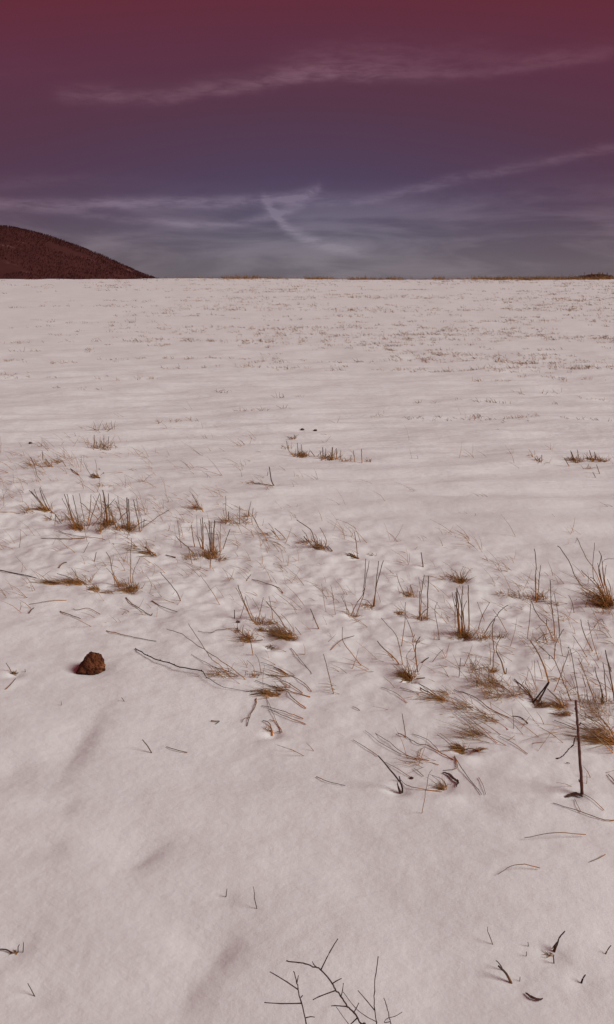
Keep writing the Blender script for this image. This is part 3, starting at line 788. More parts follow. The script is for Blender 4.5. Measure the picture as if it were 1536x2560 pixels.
# ------------------------------------------------------------------ single straws, twigs and scraps
single('C1', 'long dark twig entering from the left edge, level with the combed tufts', [(-30, 172), (150, 205), (340, 245)], 10, kind=.8, name='fallen_twig', cat='twig')
single('C1', 'pale straw with a hooked left end, above the earth lump to the left', [(620, 450), (500, 457), (400, 472), (270, 490)], 6)
single('C1', 'short straight grey straw lying level, above the earth lump', [(560, 555), (650, 590), (750, 622)], 8, kind=.6)
single('C1', 'long straight pale straw just above and right of the earth lump', [(990, 735), (1100, 765), (1250, 800), (1455, 832)], 8, kind=.3)
single('C1', 'dark kinked twig running down right from the squat golden tuft', [(1170, 425), (1230, 490), (1330, 555), (1400, 595), (1415, 575)], 8, kind=.85, name='fallen_twig', cat='twig')
single('C1', 'tiny dark chip of stem left of the hooked straw', [(270, 572), (300, 540), (318, 522)], 10, kind=.8, name='twig_scrap', cat='stem')
single('C1', 'small dark stem scrap above the left-combed tuft', [(550, 150), (580, 115), (622, 98)], 12, kind=.7, name='twig_scrap', cat='stem')
single('C1', 'forked straw lying between the hooked straw and the kinked twig', [(930, 580), (820, 530), (720, 545), (680, 530)], 6, kind=.5)
single('B1', 'flat dark straw below the left third of the tussock row', [(790, 468), (650, 480), (540, 476), (380, 470)], 8, kind=.6)
single('B1', 'thin straw slanting across the flat dark straw under the tussock row', [(1060, 525), (950, 480), (660, 440), (550, 400)], 6, kind=.4)
single('B1', 'small V of two short stems below the middle of the tussock row', [(872, 682), (895, 595)], 9, 'u', kind=.75, name='short_sprout', cat='stem')
single('B1', 'short lone stem leaning right below the left third of the tussock row', [(768, 602), (830, 500)], 6, 'u', kind=.5, name='short_sprout', cat='stem')
single('B2', 'pale stick rising right, between the tussock row and the compact tuft', [(-110, 295), (60, 190), (160, 130)], 7, 'u', kind=.4, name='leaning_straw')
single('B2', 'short brown straw lying left of the compact tuft', [(220, 575), (130, 552)], 11, kind=.6)
single('C2', 'slanting dark stalk above the thorny twig, left of a fainter one', [(272, 158), (240, 90), (180, 10), (80, -110)], 9, 'u', kind=.75, name='leaning_weed', cat='stalk')
single('C2', 'thin straw slanting left between the compact tuft and the broad golden tuft', [(640, 195), (590, 120), (510, 0), (450, -80)], 6, 'u', kind=.5, name='leaning_straw')
single('C2', 'dark curved straw running right from the kinked twig', [(0, 160), (85, 215), (240, 265)], 8, kind=.6)
single('C2', 'tiny upright black peg left of the straw-coloured tuft', [(767, 318), (767, 240)], 11, 'u', kind=1.0, name='short_sprout', cat='stem', lean=0, dent=.01)
single('B2', 'little hooked stem standing right of the compact tuft', [(865, 788), (890, 765), (922, 725)], 8, 'u', kind=.6, name='short_sprout', cat='stem')
single('B2', 'dark bent straw slanting down right, above the broad golden tuft', [(1215, 905), (1180, 860), (1060, 815), (930, 775)], 8, kind=.6)
single('C2', 'thin straw running down right from the broad golden tuft', [(1290, 600), (1390, 720), (1484, 840)], 6, kind=.5)
single('B3', 'bold short stalk leaning left, left of the straw pairs', [(148, 860), (100, 770), (62, 675)], 12, 'u', kind=.7, name='leaning_weed', cat='stalk', dent=.01)
single('B3', 'faint thin upright straw behind the bold short stalk', [(212, 710), (180, 560), (165, 440)], 5, 'u', kind=.2, name='upright_straw')
single('B3', 'second faint upright straw, nearer the bent-legged pair', [(295, 730), (270, 560), (250, 450)], 5, 'u', kind=.2, name='upright_straw')
single('B3', 'stout short stub with a side straw, top centre right of the straw pairs', [(1110, 290), (1098, 220), (1088, 150)], 12, 'u', kind=.7, name='stout_weed', cat='stem', dent=.01)
single('C3', 'three-pronged straw star lying on the snow, left of the horned tuft', [(550, 610), (440, 490), (365, 385), (355, 320), (360, 250)], 8, 'u', kind=.5, name='leaning_straw')
single('C3', 'short twig crossing the three-pronged star', [(250, 468), (355, 378), (470, 338)], 7, kind=.5)
single('C3', 'slim straw curving upright, left of the three-pronged star', [(285, 870), (220, 640), (180, 500)], 9, 'u', kind=.55, name='upright_straw')
single('C3', 'little folded leaf scrap right of the horned tuft', [(1100, 585), (1130, 562), (1158, 540)], 13, kind=.8, name='leaf_litter', cat='leaf')
single('C3', 'pale straw leaning right, right of the horned tuft', [(1180, 575), (1240, 510), (1295, 455)], 6, 'u', kind=.4, name='leaning_straw')
single('C3', 'thin bent straw standing between the four tall straws and the stubby-footed tuft', [(1260, 370), (1240, 240), (1215, 90), (1240, 20)], 7, 'u', kind=.5, name='upright_straw')
single('B4', 'small kinked straw standing left of the big fanned tuft', [(1115, 712), (1095, 620), (1062, 550)], 7, 'u', kind=.5, name='upright_straw')
single('C4', 'little arched scrap of grass lying alone, upper right field', [(1300, 262), (1340, 225), (1368, 215), (1388, 238)], 7, kind=.6, name='grass_scrap', cat='grass', lift=.02)
single('D4', 'dark forked stick lying left of the crossed sticks', [(680, 492), (610, 455), (538, 425)], 13, kind=1.0, name='fallen_twig', cat='twig', lift=.014)
single('D4', 'short thick dark stick resting against the golden foot, leftmost of the crossed pair', [(715, 283), (880, 90)], 17, 'u', kind=.95, name='dark_stick', cat='stick', lean=.1, dent=.012)
single('D4', 'pale straw lying below the dark forked stick', [(680, 765), (540, 670), (410, 595)], 6, kind=.4)
single('D4', 'straw pointing at the tall reddish stem from the left', [(1130, 540), (1050, 505), (928, 455)], 8, kind=.5)
single('D4', 'long straight straw running down right from the flattened dark gold tuft', [(0, 785), (100, 950), (255, 1145)], 8, kind=.6)
single('D4', 'short straw right of the long straight straw, nearly parallel', [(228, 985), (265, 1060), (292, 1145)], 6, kind=.4)
single('D4', 'long curved straw in front of the tall reddish stem, reaching the right edge', [(1500, 1378), (1390, 1382), (1150, 1300), (917, 1222)], 8, kind=.55)
single('D4', 'thin straw crossing behind the long curved straw at the right edge', [(1390, 1290), (1290, 1200), (1200, 1140)], 6, kind=.4)
single('D4', 'fine straw joining the long curved straw from above', [(1175, 1305), (1140, 1240), (1115, 1185)], 6, kind=.4)
single('D4', 'short straw at the right edge above the long curved straw', [(1500, 1045), (1460, 995), (1425, 955)], 9, kind=.6)
single('D4', 'tiny straw chip between the withered shoot and the stem foot', [(1040, 848), (1072, 856)], 9, kind=.7, name='grass_scrap', cat='grass')
single('D3', 'thin straw lying left of the bent dark stalk', [(118, 828), (220, 880), (385, 912)], 7, kind=.55)
single('D3', 'straight straw continuing the line of the bent dark stalk up left', [(690, 640), (600, 580), (455, 488)], 7, kind=.5)
single('D3', 'straight straw crossing the bent dark stalk down to a dark seed head', [(1000, 840), (880, 770), (755, 695)], 6, kind=.5)
single('D3', 'short straw right of the bent dark stalk', [(1112, 826), (1060, 785), (1018, 750)], 7, kind=.5)
single('D3', 'short grey straw bit above the bent dark stalk, left', [(520, 215), (485, 195), (455, 180)], 7, kind=.6)
single('Z5', 'long straight straw lying level on the near snow at the right', [(1345, 257), (1200, 265), (1050, 273)], 4, kind=.45, lift=.02)
single('Z5', 'arched thin straw below the long level straw', [(1125, 415), (1050, 412), (985, 420), (920, 445)], 4, kind=.45, lift=.016)
single('Z5', 'short curved straw at the right, below the long level straw', [(1440, 345), (1410, 365), (1365, 380)], 4, kind=.45)
single('Z1', 'blunt green-grey blade poking from the snow below the earth lump', [(742, 934), (718, 905), (688, 867)], 6, 'u', kind=.7, name='grass_sprout', cat='grass', lean=.5)
single('Z1', 'curved thin blade lying right of the blunt green-grey blade', [(905, 933), (850, 923), (805, 905)], 4, kind=.7)
single('D2', 'small dark arrow-shaped stem scrap on open snow left of centre', [(550, 680), (595, 690), (628, 690), (592, 710)], 10, kind=.8, name='twig_scrap', cat='stem')
single('Z1', 'tiny speck of stem below the earth lump', [(296, 702), (297, 682)], 3, 'u', kind=.9, name='short_sprout', cat='stem')
single('Z1', 'tiny slanted speck of stem right of the speck below the earth lump', [(612, 684), (588, 664)], 4, 'u', kind=.7, name='short_sprout', cat='stem', lean=.4)
single('Z4', 'short straight stem poking out near the lower left corner', [(181, 1031), (135, 962)], 5, 'u', kind=.9, name='short_sprout', cat='stem', lean=.4, dent=.004)
single('Z4', 'tiny black stub left of the kinked little twig, lower middle', [(1090, 546), (1097, 506)], 5, 'u', kind=1.0, name='short_sprout', cat='stem', dent=.004)
single('Z4', 'little kinked twig standing alone in the lower middle', [(1248, 606), (1231, 555), (1230, 525), (1224, 496)], 4, 'u', kind=1.0, name='short_twig', cat='twig', lean=.4)
single('Z7', 'flat reddish blade leaning left, lower right, thicker of two', [(440, 752), (360, 645), (275, 560)], 26, 'u', kind=.85, name='dead_straw', cat='leaf', lean=.5, dent=.004)
single('Z7', 'thin dark blade lying along the flat reddish blade', [(350, 620), (300, 555), (250, 503)], 12, 'u', kind=.95, name='dead_straw', cat='leaf', lean=.5)
single('Z7', 'curved thin blade standing above the flat reddish blade', [(237, 347), (190, 260), (168, 205), (165, 155)], 9, 'u', kind=.8, name='grass_sprout', cat='grass', lean=.4)
single('Z7', 'tiny peg right of the flat reddish blade', [(498, 725), (504, 675)], 8, 'u', kind=.9, name='short_sprout', cat='stem')
single('Z7', 'tiny stem between the curved blade and the forked sprig, upper of two', [(596, 357), (585, 313)], 9, 'u', kind=.8, name='short_sprout', cat='stem')
single('Z7', 'tiny stem between the curved blade and the forked sprig, lower of two', [(567, 458), (572, 413)], 9, 'u', kind=.6, name='short_sprout', cat='stem')
single('Z7', 'short tapering blade at the right edge near the bottom', [(1376, 440), (1415, 395), (1452, 345)], 13, 'u', kind=.85, name='grass_sprout', cat='grass', lean=.3)
single('Z7', 'short thick dark blade below the one at the right edge', [(1133, 745), (1155, 700), (1186, 652)], 19, 'u', kind=.95, name='grass_sprout', cat='grass', lean=.3, dent=.004)
clump('Z7', 'small forked dark sprig with a golden leaf at its foot, lower right', (840, 470), [
    ([(850, 425), (890, 335), (920, 260), (972, 200)], 15), ([(838, 412), (870, 345), (900, 300)], 10), ([(815, 388), (860, 350), (890, 310)], 10), ([(865, 535), (850, 450)], 12)],
    [(820, 455, 60, 26, 60, -.4, .5)], kind=.9, name='grass_sprig', dent=.005, group=SNOWGRASS)
clump('Z4', 'little sprig of three dark stems at the left edge near the bottom', (75, 815), [
    ([(60, 820), (30, 810), (-10, 804)], 6, 'f'), ([(86, 816), (88, 790), (95, 775)], 4), ([(108, 812), (115, 766)], 4)], [(80, 815, 20, 10, 18, -.3, .8)], kind=.95, name='grass_sprig', dent=.006)
clump('Z8', 'little brown bud with thin stems at the left edge, beside the earth lump', (130, 455), [
    ([(110, 420), (85, 390), (55, 345)], 7), ([(150, 440), (190, 455)], 7), ([(225, 425), (222, 400)], 7), ([(55, 580), (90, 555), (140, 490)], 8, 'f')],
    [(130, 440, 40, 34, 40, -.1, .75)], kind=.6, name='grass_sprig', dent=.012)
# ------------------------------------------------------------------ hollows under the bigger single things
CLOD = hit(228, 1672, dents=False)
DENTS.append((CLOD[0], CLOD[1], .016, .085, .075, 0))
STEM_FOOT = hit(*src('D4', (1190, 1110)), dents=False)
DENTS.append((STEM_FOOT[0] - .035, STEM_FOOT[1] - .012, .010, .05, .032, .3))
BENT_FOOT = hit(*src('D3', (905, 965)), dents=False)
DENTS.append((BENT_FOOT[0] - .01, BENT_FOOT[1] + .01, .014, .035, .03, 0))

# ------------------------------------------------------------------ the ground: one snow sheet to the horizon
ys = [-60, -40, -25, -15, -9, -5, -3, -1.5, -.7, -.2, .2, .5]
y_ = .7
while y_ < 6000:
    ys.append(y_)
    y_ += .02 if y_ < 1.3 else max(.0085, y_ * y_ / 1550.0) if y_ < 90 else y_ * .06
ys = np.array(ys)
ncol, nout = 470, 14
s_in = np.linspace(-1, 1, ncol)
rows = []
for y in ys:
    hw = .9 + .47 * abs(y)
    out_ = hw + (np.linspace(0, 1, nout + 1)[1:] ** 2.2) * max(60.0, 2.5 * abs(y))
    rows.append(np.concatenate([-out_[::-1], s_in * hw, out_]))
GX = np.array(rows)
GY = np.repeat(ys[:, None], GX.shape[1], 1)
GZ = height(GX, GY)
nr, nc = GX.shape
co = np.stack([GX, GY, GZ], -1).reshape(-1, 3).astype(np.float32)
idx = np.arange(nr * nc).reshape(nr, nc)
quads = np.stack([idx[:-1, :-1], idx[:-1, 1:], idx[1:, 1:], idx[1:, :-1]], -1).reshape(-1, 4)
me = bpy.data.meshes.new('snow_field')
me.vertices.add(len(co)); me.vertices.foreach_set('co', co.ravel())
me.loops.add(quads.size); me.loops.foreach_set('vertex_index', quads.ravel().astype(np.int32))
me.polygons.add(len(quads))
me.polygons.foreach_set('loop_start', np.arange(0, quads.size, 4, dtype=np.int32))
me.polygons.foreach_set('use_smooth', np.ones(len(quads), bool))
me.update(calc_edges=True)
me.materials.append(M_SNOW)
snow = bpy.data.objects.new('snow_field', me)
C.objects.link(snow)
snow['kind'] = 'structure'

slow_height, YL = height, ys.tolist()
from bisect import bisect_right


def height(x, y, dents=True):
    """height of the finished snow sheet (looked up in its own grid)"""
    if np.ndim(x): return slow_height(x, y, dents)
    x, y = float(x), float(y)
    j = bisect_right(YL, y) - 1
    c = ((x / (.9 + .47 * abs(y))) + 1) * .5 * (ncol - 1)
    if j < 0 or j >= nr - 1 or c < 0 or c >= ncol - 1: return float(slow_height(x, y, dents))
    i = int(c); fx = c - i; fy = (y - YL[j]) / (YL[j + 1] - YL[j]); i += nout
    a = GZL[j][i] * (1 - fx) + GZL[j][i + 1] * fx; e = GZL[j + 1][i] * (1 - fx) + GZL[j + 1][i + 1] * fx
    return a * (1 - fy) + e * fy


GZL = GZ.tolist()

# ------------------------------------------------------------------ far wooded hill
HILL_D = 1300.0
dl = ray(0, 699)
HX = dl[0] / dl[1] * HILL_D - 12.0
PXM = HILL_D / F / math.cos(PITCH) * 1.035          # metres per display pixel there
HP = [(0, 122), (60, 115), (120, 102), (200, 74), (280, 41), (330, 18), (380, 1), (460, -34), (700, -110), (1100, -170)]


def hill_h(x, y):
    dx = (x - HX) / np.where(x > HX, 1.0, 2.2); dy = (y - HILL_D) / 1.5
    r_ = np.sqrt(dx * dx + dy * dy) / PXM
    z = np.interp(r_, [p[0] for p in HP], [p[1] for p in HP]) * PXM
    return z - 2.6 + 1.6 * perlin(x * .02, y * .02, 21) + .6 * perlin(x * .06, y * .06, 22)


gx = np.linspace(HX - 1000, HX + 480, 150); gy = np.linspace(HILL_D - 620, HILL_D + 620, 110)
hxx, hyy = np.meshgrid(gx, gy)
hz_ = hill_h(hxx, hyy)
hv = np.stack([hxx, hyy, hz_], -1).reshape(-1, 3)
hi = np.arange(len(hv)).reshape(len(gy), len(gx))
hf = np.stack([hi[:-1, :-1], hi[:-1, 1:], hi[1:, 1:], hi[1:, :-1]], -1).reshape(-1, 4)
hill = link_mesh('hill', hv, hf.tolist(), M_HILL)
hill['kind'] = 'structure'

# leafless wood that covers it: a trunk and a few rising limbs for every tree
hr = random.Random(3)
wv, wf = [], []


def spike(p, q, r):
    d = np.array(q) - np.array(p); s0 = len(wv)
    e1 = np.cross(d, (.3, 1, .1)); e1 /= np.linalg.norm(e1) + 1e-9; e2 = np.cross(d, e1); e2 /= np.linalg.norm(e2) + 1e-9
    for k in range(3):
        a = k * 2.0944
        wv.append(np.array(p) + r * (math.cos(a) * e1 + math.sin(a) * e2))
    wv.append(np.array(q))
    for k in range(3): wf.append((s0 + k, s0 + (k + 1) % 3, s0 + 3))


nrs = np.random.RandomState(3)
TX = HX + nrs.uniform(-330, 240, 22000); TY = HILL_D + nrs.uniform(-330, 40, 22000)
TZ = hill_h(TX, TY)
ok_ = (TZ > -8) & (perlin(TX * .018, TY * .012, 31) < .34)               # clearings stay open
for x, y, z in list(zip(TX[ok_].tolist(), TY[ok_].tolist(), TZ[ok_].tolist()))[:15000]:
    H_ = hr.uniform(1.6, 3.0)
    top = (x + hr.uniform(-.4, .4), y, z + H_)
    spike((x, y, z - .3), top, .34)
    for k in range(4):
        h0 = hr.uniform(.25, .7) * H_; an = hr.uniform(0, 6.28); L = hr.uniform(.25, .5) * H_
        spike((x, y, z + h0), (x + math.cos(an) * L * .75, y + math.sin(an) * L * .75, z + h0 + L * .75), .34)
wood = link_mesh('bare_woodland', wv, wf, M_WOOD, smooth=False)
wood['kind'] = 'stuff'
tag(wood, 'leafless reddish brown wood covering the far hill at the left', 'woodland')

# low brown rise and a snowy strip that just show beyond the crest at the right edge
bk = hit(1490, 705, False)
BK = np.array((ray(1493, 699)[0] / ray(1493, 699)[1] * 84.0, 84.0, .0))
bush = empty('bramble_thicket', (BK[0], BK[1], float(height(BK[0], BK[1])) - .1))
tag(bush, 'low reddish brown thicket on the crest at the right edge', 'thicket')
mb = MB()
hr2 = random.Random(9)
for i in range(1500):
    u = hr2.gauss(0, 1.25); w_ = hr2.gauss(0, .7)
    gz = float(height(BK[0] + u, BK[1] + w_))
    topz = 1.62 + .38 * math.exp(-(u / 1.5) ** 2) + hr2.gauss(0, .05)
    z0 = gz + (topz - gz) * hr2.uniform(0, .8)
    L = hr2.uniform(.12, .38)
    mb.tube([(BK[0] + u, BK[1] + w_, z0), (BK[0] + u + hr2.gauss(0, .12), BK[1] + w_ + hr2.gauss(0, .1), min(z0 + L * .6, topz)),
             (BK[0] + u + hr2.gauss(0, .22), BK[1] + w_ + hr2.gauss(0, .2), min(z0 + L, topz))], [.022, .016, .006], 3, .8, cap=False)
o = mb.build('twigs', M_SCRUB, bush, tuple(bush.location)); o['kind'] = 'stuff'
for k in range(9):
    mb = MB()
    u = hr2.gauss(0, .6)
    gz = float(height(BK[0] + u, BK[1]))
    mb.tube([(BK[0] + u, BK[1], gz), (BK[0] + u * 1.1, BK[1] + .05, gz + .8), (BK[0] + u * 1.3, BK[1] + .1, 1.66 - abs(u) * .1)], [.04, .03, .012], 5, 1)
    mb.build('cane', M_SCRUB, bush, tuple(bush.location))
# distant snowy bank
bx0, by0 = ray(1560, 699)[0] / ray(1560, 699)[1] * 240.0, 240.0
v_, f_ = [], []
for j in range(9):
    for i in range(21):
        a, c = i / 20 * 2 - 1, j / 8 * 2 - 1
        v_.append((bx0 + a * 9.5, by0 + c * 7, 1.6 - 16 + 16.85 * max(0, (1 - a ** 4)) ** .5 * max(0, 1 - c * c) ** .5 + .1 * math.sin(i * 2.1 + j)))
for j in range(8):
    for i in range(20):
        f_.append((j * 21 + i, j * 21 + i + 1, j * 21 + i + 22, j * 21 + i + 21))
o = link_mesh('snowy_bank', v_, f_, M_SNOW)
o['kind'] = 'structure'

# ------------------------------------------------------------------ plant everything measured above
for a_ in CLUMPS: plant_clump(*a_)
for a_ in SINGLES: plant_single(*a_)

# ------------------------------------------------------------------ lump of earth
v_, f_ = [], []
import bmesh
bm = bmesh.new()
OUT = [((x_ - 800) / 3.533, (350 - y_) / 3.533) for x_, y_ in ((778, 236), (868, 232), (892, 285), (934, 338), (908, 382), (878, 420), (830, 440), (780, 455), (690, 428), (664, 402), (696, 350), (738, 285))]
PM = np.linalg.norm(CLOD - CAM) / F
cr_ = random.Random(5)
for yy, sc_ in ((-.036, .62), (-.020, .93), (.004, 1.0), (.026, .85), (.040, .5)):
    for ox_, oz_ in OUT:
        k_ = sc_ * PM * cr_.uniform(.84, 1.06)
        bm.verts.new((ox_ * k_, yy + cr_.uniform(-.007, .007), oz_ * k_ * 1.02))
hull = bmesh.ops.convex_hull(bm, input=bm.verts[:])
bmesh.ops.delete(bm, geom=list({g_ for g_ in hull['geom_interior'] + hull['geom_unused'] if isinstance(g_, bmesh.types.BMVert) and g_.is_valid and not g_.link_faces}), context='VERTS')
bmesh.ops.triangulate(bm, faces=bm.faces[:])
for _ in range(3): bmesh.ops.subdivide_edges(bm, edges=bm.edges[:], cuts=1, use_grid_fill=True)
bmesh.ops.triangulate(bm, faces=bm.faces[:])
for v in bm.verts:
    p = v.co * 15.0
    n2 = mnoise.noise(p * 2.2 + Vector((9.1, 2.7, 4.2))); n3 = mnoise.noise(p * 5.5); n4 = mnoise.noise(p * 13.0)
    v.co = v.co * (1 + .15 * n2 + .15 * n3 + .09 * n4)
me = bpy.data.meshes.new('earth_lump'); bm.to_mesh(me); bm.free()
me.materials.append(M_EARTH)
clod = bpy.data.objects.new('earth_lump', me); C.objects.link(clod)
clod.location = (CLOD[0], CLOD[1], float(height(CLOD[0], CLOD[1])) + .030)
tag(clod, 'craggy lump of reddish brown earth sitting alone in the snow', 'earth lump')

# ------------------------------------------------------------------ tall reddish dead stem with a withered shoot
P = hit(*src('D4', (1192, 1112)))
root = empty('dead_weed', P)
tag(root, 'tall reddish dead weed stem standing upright at the right, withered shoot on its left', 'weed')
line = smooth_poly(stand('D4', [(1192, 1130), (1180, 1000), (1165, 800), (1150, 560), (1138, 400), (1127, 265)], .02), 4, .0015)
r = spread('D4', P, 23) * .5
mb = MB(); n = len(line)
mb.tube(line, [r * (1.25 - .45 * i / (n - 1)) * (1 + .10 * math.sin(i * 2.3)) for i in range(n)], 9, 1)
mb.build('stem', M_STEM, root, P)
for cx, cy, dx in ((1135, 355, -1), (1158, 490, 1), (1172, 1020, -1)):
    a = stand('D4', [(cx, cy), (cx + 12 * dx, cy - 8), (cx + 16 * dx, cy - 26)], .02, P)
    a[0] = a[0] + np.array((0, 0, .012))
    mb = MB(); mb.tube(smooth_poly(a, 3), [r * .6, r * .7, r * .6, r * .55, r * .4, r * .35, r * .2], 6, 1)
    mb.build('bud', M_STEM, root, P)
a = stand('D4', [(1150, 640), (1128, 600), (1112, 640), (1108, 675), (1062, 718), (1025, 762), (990, 790), (958, 802), (945, 800)], .02, P)
a[0] = a[0] + np.array((0, 0, .012))
line = smooth_poly(a, 4, .006); n = len(line)
mb = MB(); mb.tube(line, [r * (.30 + .30 * abs(math.sin(i * 1.27)) + (.25 if 7 < i < 14 else 0) + (.25 if i > n - 7 else 0)) for i in range(n)], 6, 1, flat=.6)
mb.build('withered_shoot', M_LEAF, root, P)

# curled dark leaves lying on the snow


def curled_leaf(cr, pts, w, label, name='dead_leaf'):
    w3 = lie(cr, pts, .0015)
    r = spread(cr, w3[0], w) * .5
    line = smooth_poly(w3, 4, .006); n = len(line)
    v, f = [], []
    for i, p in enumerate(line):
        t = i / (n - 1)
        d = line[min(i + 1, n - 1)] - line[max(i - 1, 0)]; d /= np.linalg.norm(d) + 1e-9
        sd = np.cross(d, (0, 0, 1.0)); sd /= np.linalg.norm(sd) + 1e-9
        ww = r * (.25 + math.sin(math.pi * min(1, t * 1.05)) ** .6) * (1 + .12 * math.sin(i * 1.1 + w))
        for k in range(5):
            a = (k - 2) / 2
            v.append(p + sd * ww * a + np.array((0, 0, ww * .55 * a * a + .0015)))
        for k in range(4, -1, -1):
            a = (k - 2) / 2
            v.append(p + sd * ww * a * .97 + np.array((0, 0, ww * .55 * a * a)))
    for i in range(n - 1):
        for k in range(10):
            a, c = i * 10 + k, i * 10 + (k + 1) % 10
            f.append((a, c, c + 10, a + 10))
    f.append(tuple(range(9, -1, -1))); f.append(tuple((n - 1) * 10 + k for k in range(10)))
    o = link_mesh(name, [q - w3[0] for q in v], f, M_LEAF, None, w3[0])
    return tag(o, label, 'leaf', 'curled dead leaves on the snow')


curled_leaf('D4', [(1035, 1168), (1075, 1158), (1120, 1148), (1160, 1156), (1192, 1166)], 30, 'dark crumpled leaf at the foot of the tall reddish stem')
curled_leaf('D3', [(1285, 790), (1340, 812), (1395, 860), (1428, 882), (1415, 922)], 21, 'curled blackish leaf below the flattened dark gold tuft')
curled_leaf('Z7', [(558, 852), (600, 890), (640, 915), (700, 930), (742, 910)], 20, 'thin brown crumpled leaf below the flat reddish blade, lower right')

# bent dark stalk with a brown sheath
P = hit(*src('D3', (908, 968)))
root = empty('bent_weed', P)
tag(root, 'bent dark stalk rising left from a brown sheath, lower centre right', 'stalk')
line = smooth_poly(stand('D3', [(915, 972), (908, 900), (840, 810), (770, 720), (690, 630)], .15), 4, .003); n = len(line)
r = spread('D3', P, 15) * .5
mb = MB(); mb.tube(line, [r * (1.2 - .5 * i / (n - 1)) for i in range(n)], 7, .9); mb.build('stem', M_BARK, root, P)
mb = MB(); mb.tube(smooth_poly(stand('D3', [(912, 975), (880, 930), (865, 870)], .2), 4), [r * q for q in (1.2, 1.6, 1.7, 1.6, 1.3, 1.0, .8, .5, .25)], 6, .5)
mb.build('sheath', M_LEAF, root, P)
mb = MB(); mb.tube(smooth_poly(stand('D3', [(905, 870), (885, 820)], .2), 4), [r * .8] * 9, 6, .9); mb.build('side_stub', M_BARK, root, P)

# thorny twig that lies across the snow right of the earth lump
tp = [(655, 430), (700, 462), (760, 495), (820, 515), (870, 535), (975, 553), (1000, 580), (1080, 622), (1220, 640)]
w3 = lie('Z1', tp, .016)
root = empty('thorny_twig', w3[0])
tag(root, 'long knobbly dark twig lying on the snow right of the earth lump', 'twig')
line = smooth_poly(w3, 4, .0015); n = len(line)
r = spread('Z1', w3[2], 4.6) * .5
mb = MB(); mb.tube(line, [r * (1.1 if i < n * .55 else max(.35, 1.1 - (i / n - .55) * 2.2)) for i in range(n)], 6, 1); mb.build('shaft', M_BARK, root, w3[0])
for i in (5, 9, 12, 14, 20):
    p = line[i]
    mb = MB(); q = np.array((rnd.uniform(-.4, .4), -.35, .8)) * r
    mb.tube([p, p + q * 1.5, p + q * 3.2], [r * 1.3, r * 1.6, r * .5], 6, 1); mb.build('bud', M_BARK, root, w3[0])

# little dark scraps: seed head, ball
for cr, px, rad, lab, nm in (('D3', (1000, 840), 15, 'dark seed head at the end of a straw, right of the bent dark stalk', 'seed_head'),
                             ('C2', (800, 357), 17, 'small dark round crumb left of the straw-coloured tuft', 'dark_crumb'),
                             ('A2', (1395, 130), 15, 'dark crumb lying beyond the golden pyramid of grass', 'dark_crumb'),
                             ('A3', (107, 138), 14, 'dark crumb beyond the short upright row', 'dark_crumb'),
                             ('A1', (285, 257), 14, 'dark crumb near the left edge, middle distance', 'dark_crumb')):
    P = hit(*src(cr, px)); rr_ = spread(cr, P, rad)
    bm = bmesh.new(); bmesh.ops.create_icosphere(bm, subdivisions=3, radius=1.0)
    for v in bm.verts:
        p = v.co.copy(); s_ = 1 + .35 * mnoise.noise(p * 1.6 + Vector((px[0], 1, 2))) + .15 * mnoise.noise(p * 4)
        v.co = Vector((p.x * 1.15, p.y, p.z * .8)) * s_ * rr_
    me = bpy.data.meshes.new(nm); bm.to_mesh(me); bm.free(); me.materials.append(M_LEAF)
    o = bpy.data.objects.new(nm, me); C.objects.link(o); o.location = P + np.array((0, 0, rr_ * .3))
    tag(o, lab, 'seed head' if nm == 'seed_head' else 'crumb')

# ------------------------------------------------------------------ bare little shrub at the very bottom
SH_Y = 1.24
SB = np.array((.085, SH_Y, 0.0)); SB[2] = float(height(SB[0], SB[1]))
shrub = empty('bare_shrub', SB)
tag(shrub, 'leafless dark branching shrub reaching up into the bottom edge', 'shrub')


def in_plane(pts, yy, k=.10):
    out = []
    for p in pts:
        d = ray(*src('Z6', p))
        t = (yy + k * (CAM[2] - .3)) / (d[1] - k * d[2])
        out.append(CAM + d * t)
    return out


def limb(name, pts, w, yy, parent, foot=None, knob=True):
    w3 = in_plane(pts, yy)
    if foot is not None: w3 = [foot, foot * .45 + w3[0] * .55 + np.array((rnd.uniform(-.01, .01), 0, 0))] + w3
    r0 = w / 3.373 / F * 1.75 * .5
    line = smooth_poly(w3, 4, .0012); n = len(line)
    rad = [r0 * (1.0 - .35 * i / (n - 1)) * (1.18 if (i % 4 == 0 and knob) else 1.0) for i in range(n)]
    rad[-1] = r0 * .75
    if foot is not None: rad[:5] = [r0 * 1.5] * 5
    mb = MB(); mb.tube(line, rad, 6, 1)
    return mb.build(name, M_BARK, parent, SB)


st1 = limb('stem', [(985, 840), (960, 809), (895, 710), (840, 660), (785, 575), (740, 525), (715, 470), (617, 353), (575, 330), (480, 300), (430, 290), (325, 278)], 13, SH_Y, shrub, SB)
for pts, w in (([(617, 353), (690, 205), (760, 90)], 9), ([(580, 333), (555, 305), (545, 283)], 8), ([(715, 468), (750, 445), (790, 425)], 9), ([(740, 527), (610, 575), (548, 606)], 9),
               ([(787, 572), (798, 530), (806, 465)], 8), ([(842, 663), (740, 655), (703, 657)], 9), ([(897, 708), (915, 675), (936, 632)], 8), ([(920, 762), (890, 790), (850, 830)], 10)):
    limb('twig', pts, w, SH_Y, st1)
st2 = limb('stem', [(515, 880), (495, 809), (450, 620), (425, 520), (412, 450), (387, 368)], 11, SH_Y - .03, shrub, SB + np.array((-.03, 0, 0)))
for pts, w in (([(425, 520), (330, 455), (240, 400), (185, 368)], 9), ([(415, 460), (427, 400)], 8), ([(452, 635), (285, 637), (138, 628)], 9), ([(448, 585), (463, 568)], 8), ([(490, 757), (530, 748), (565, 752)], 8)):
    limb('twig', pts, w, SH_Y - .03, st2)
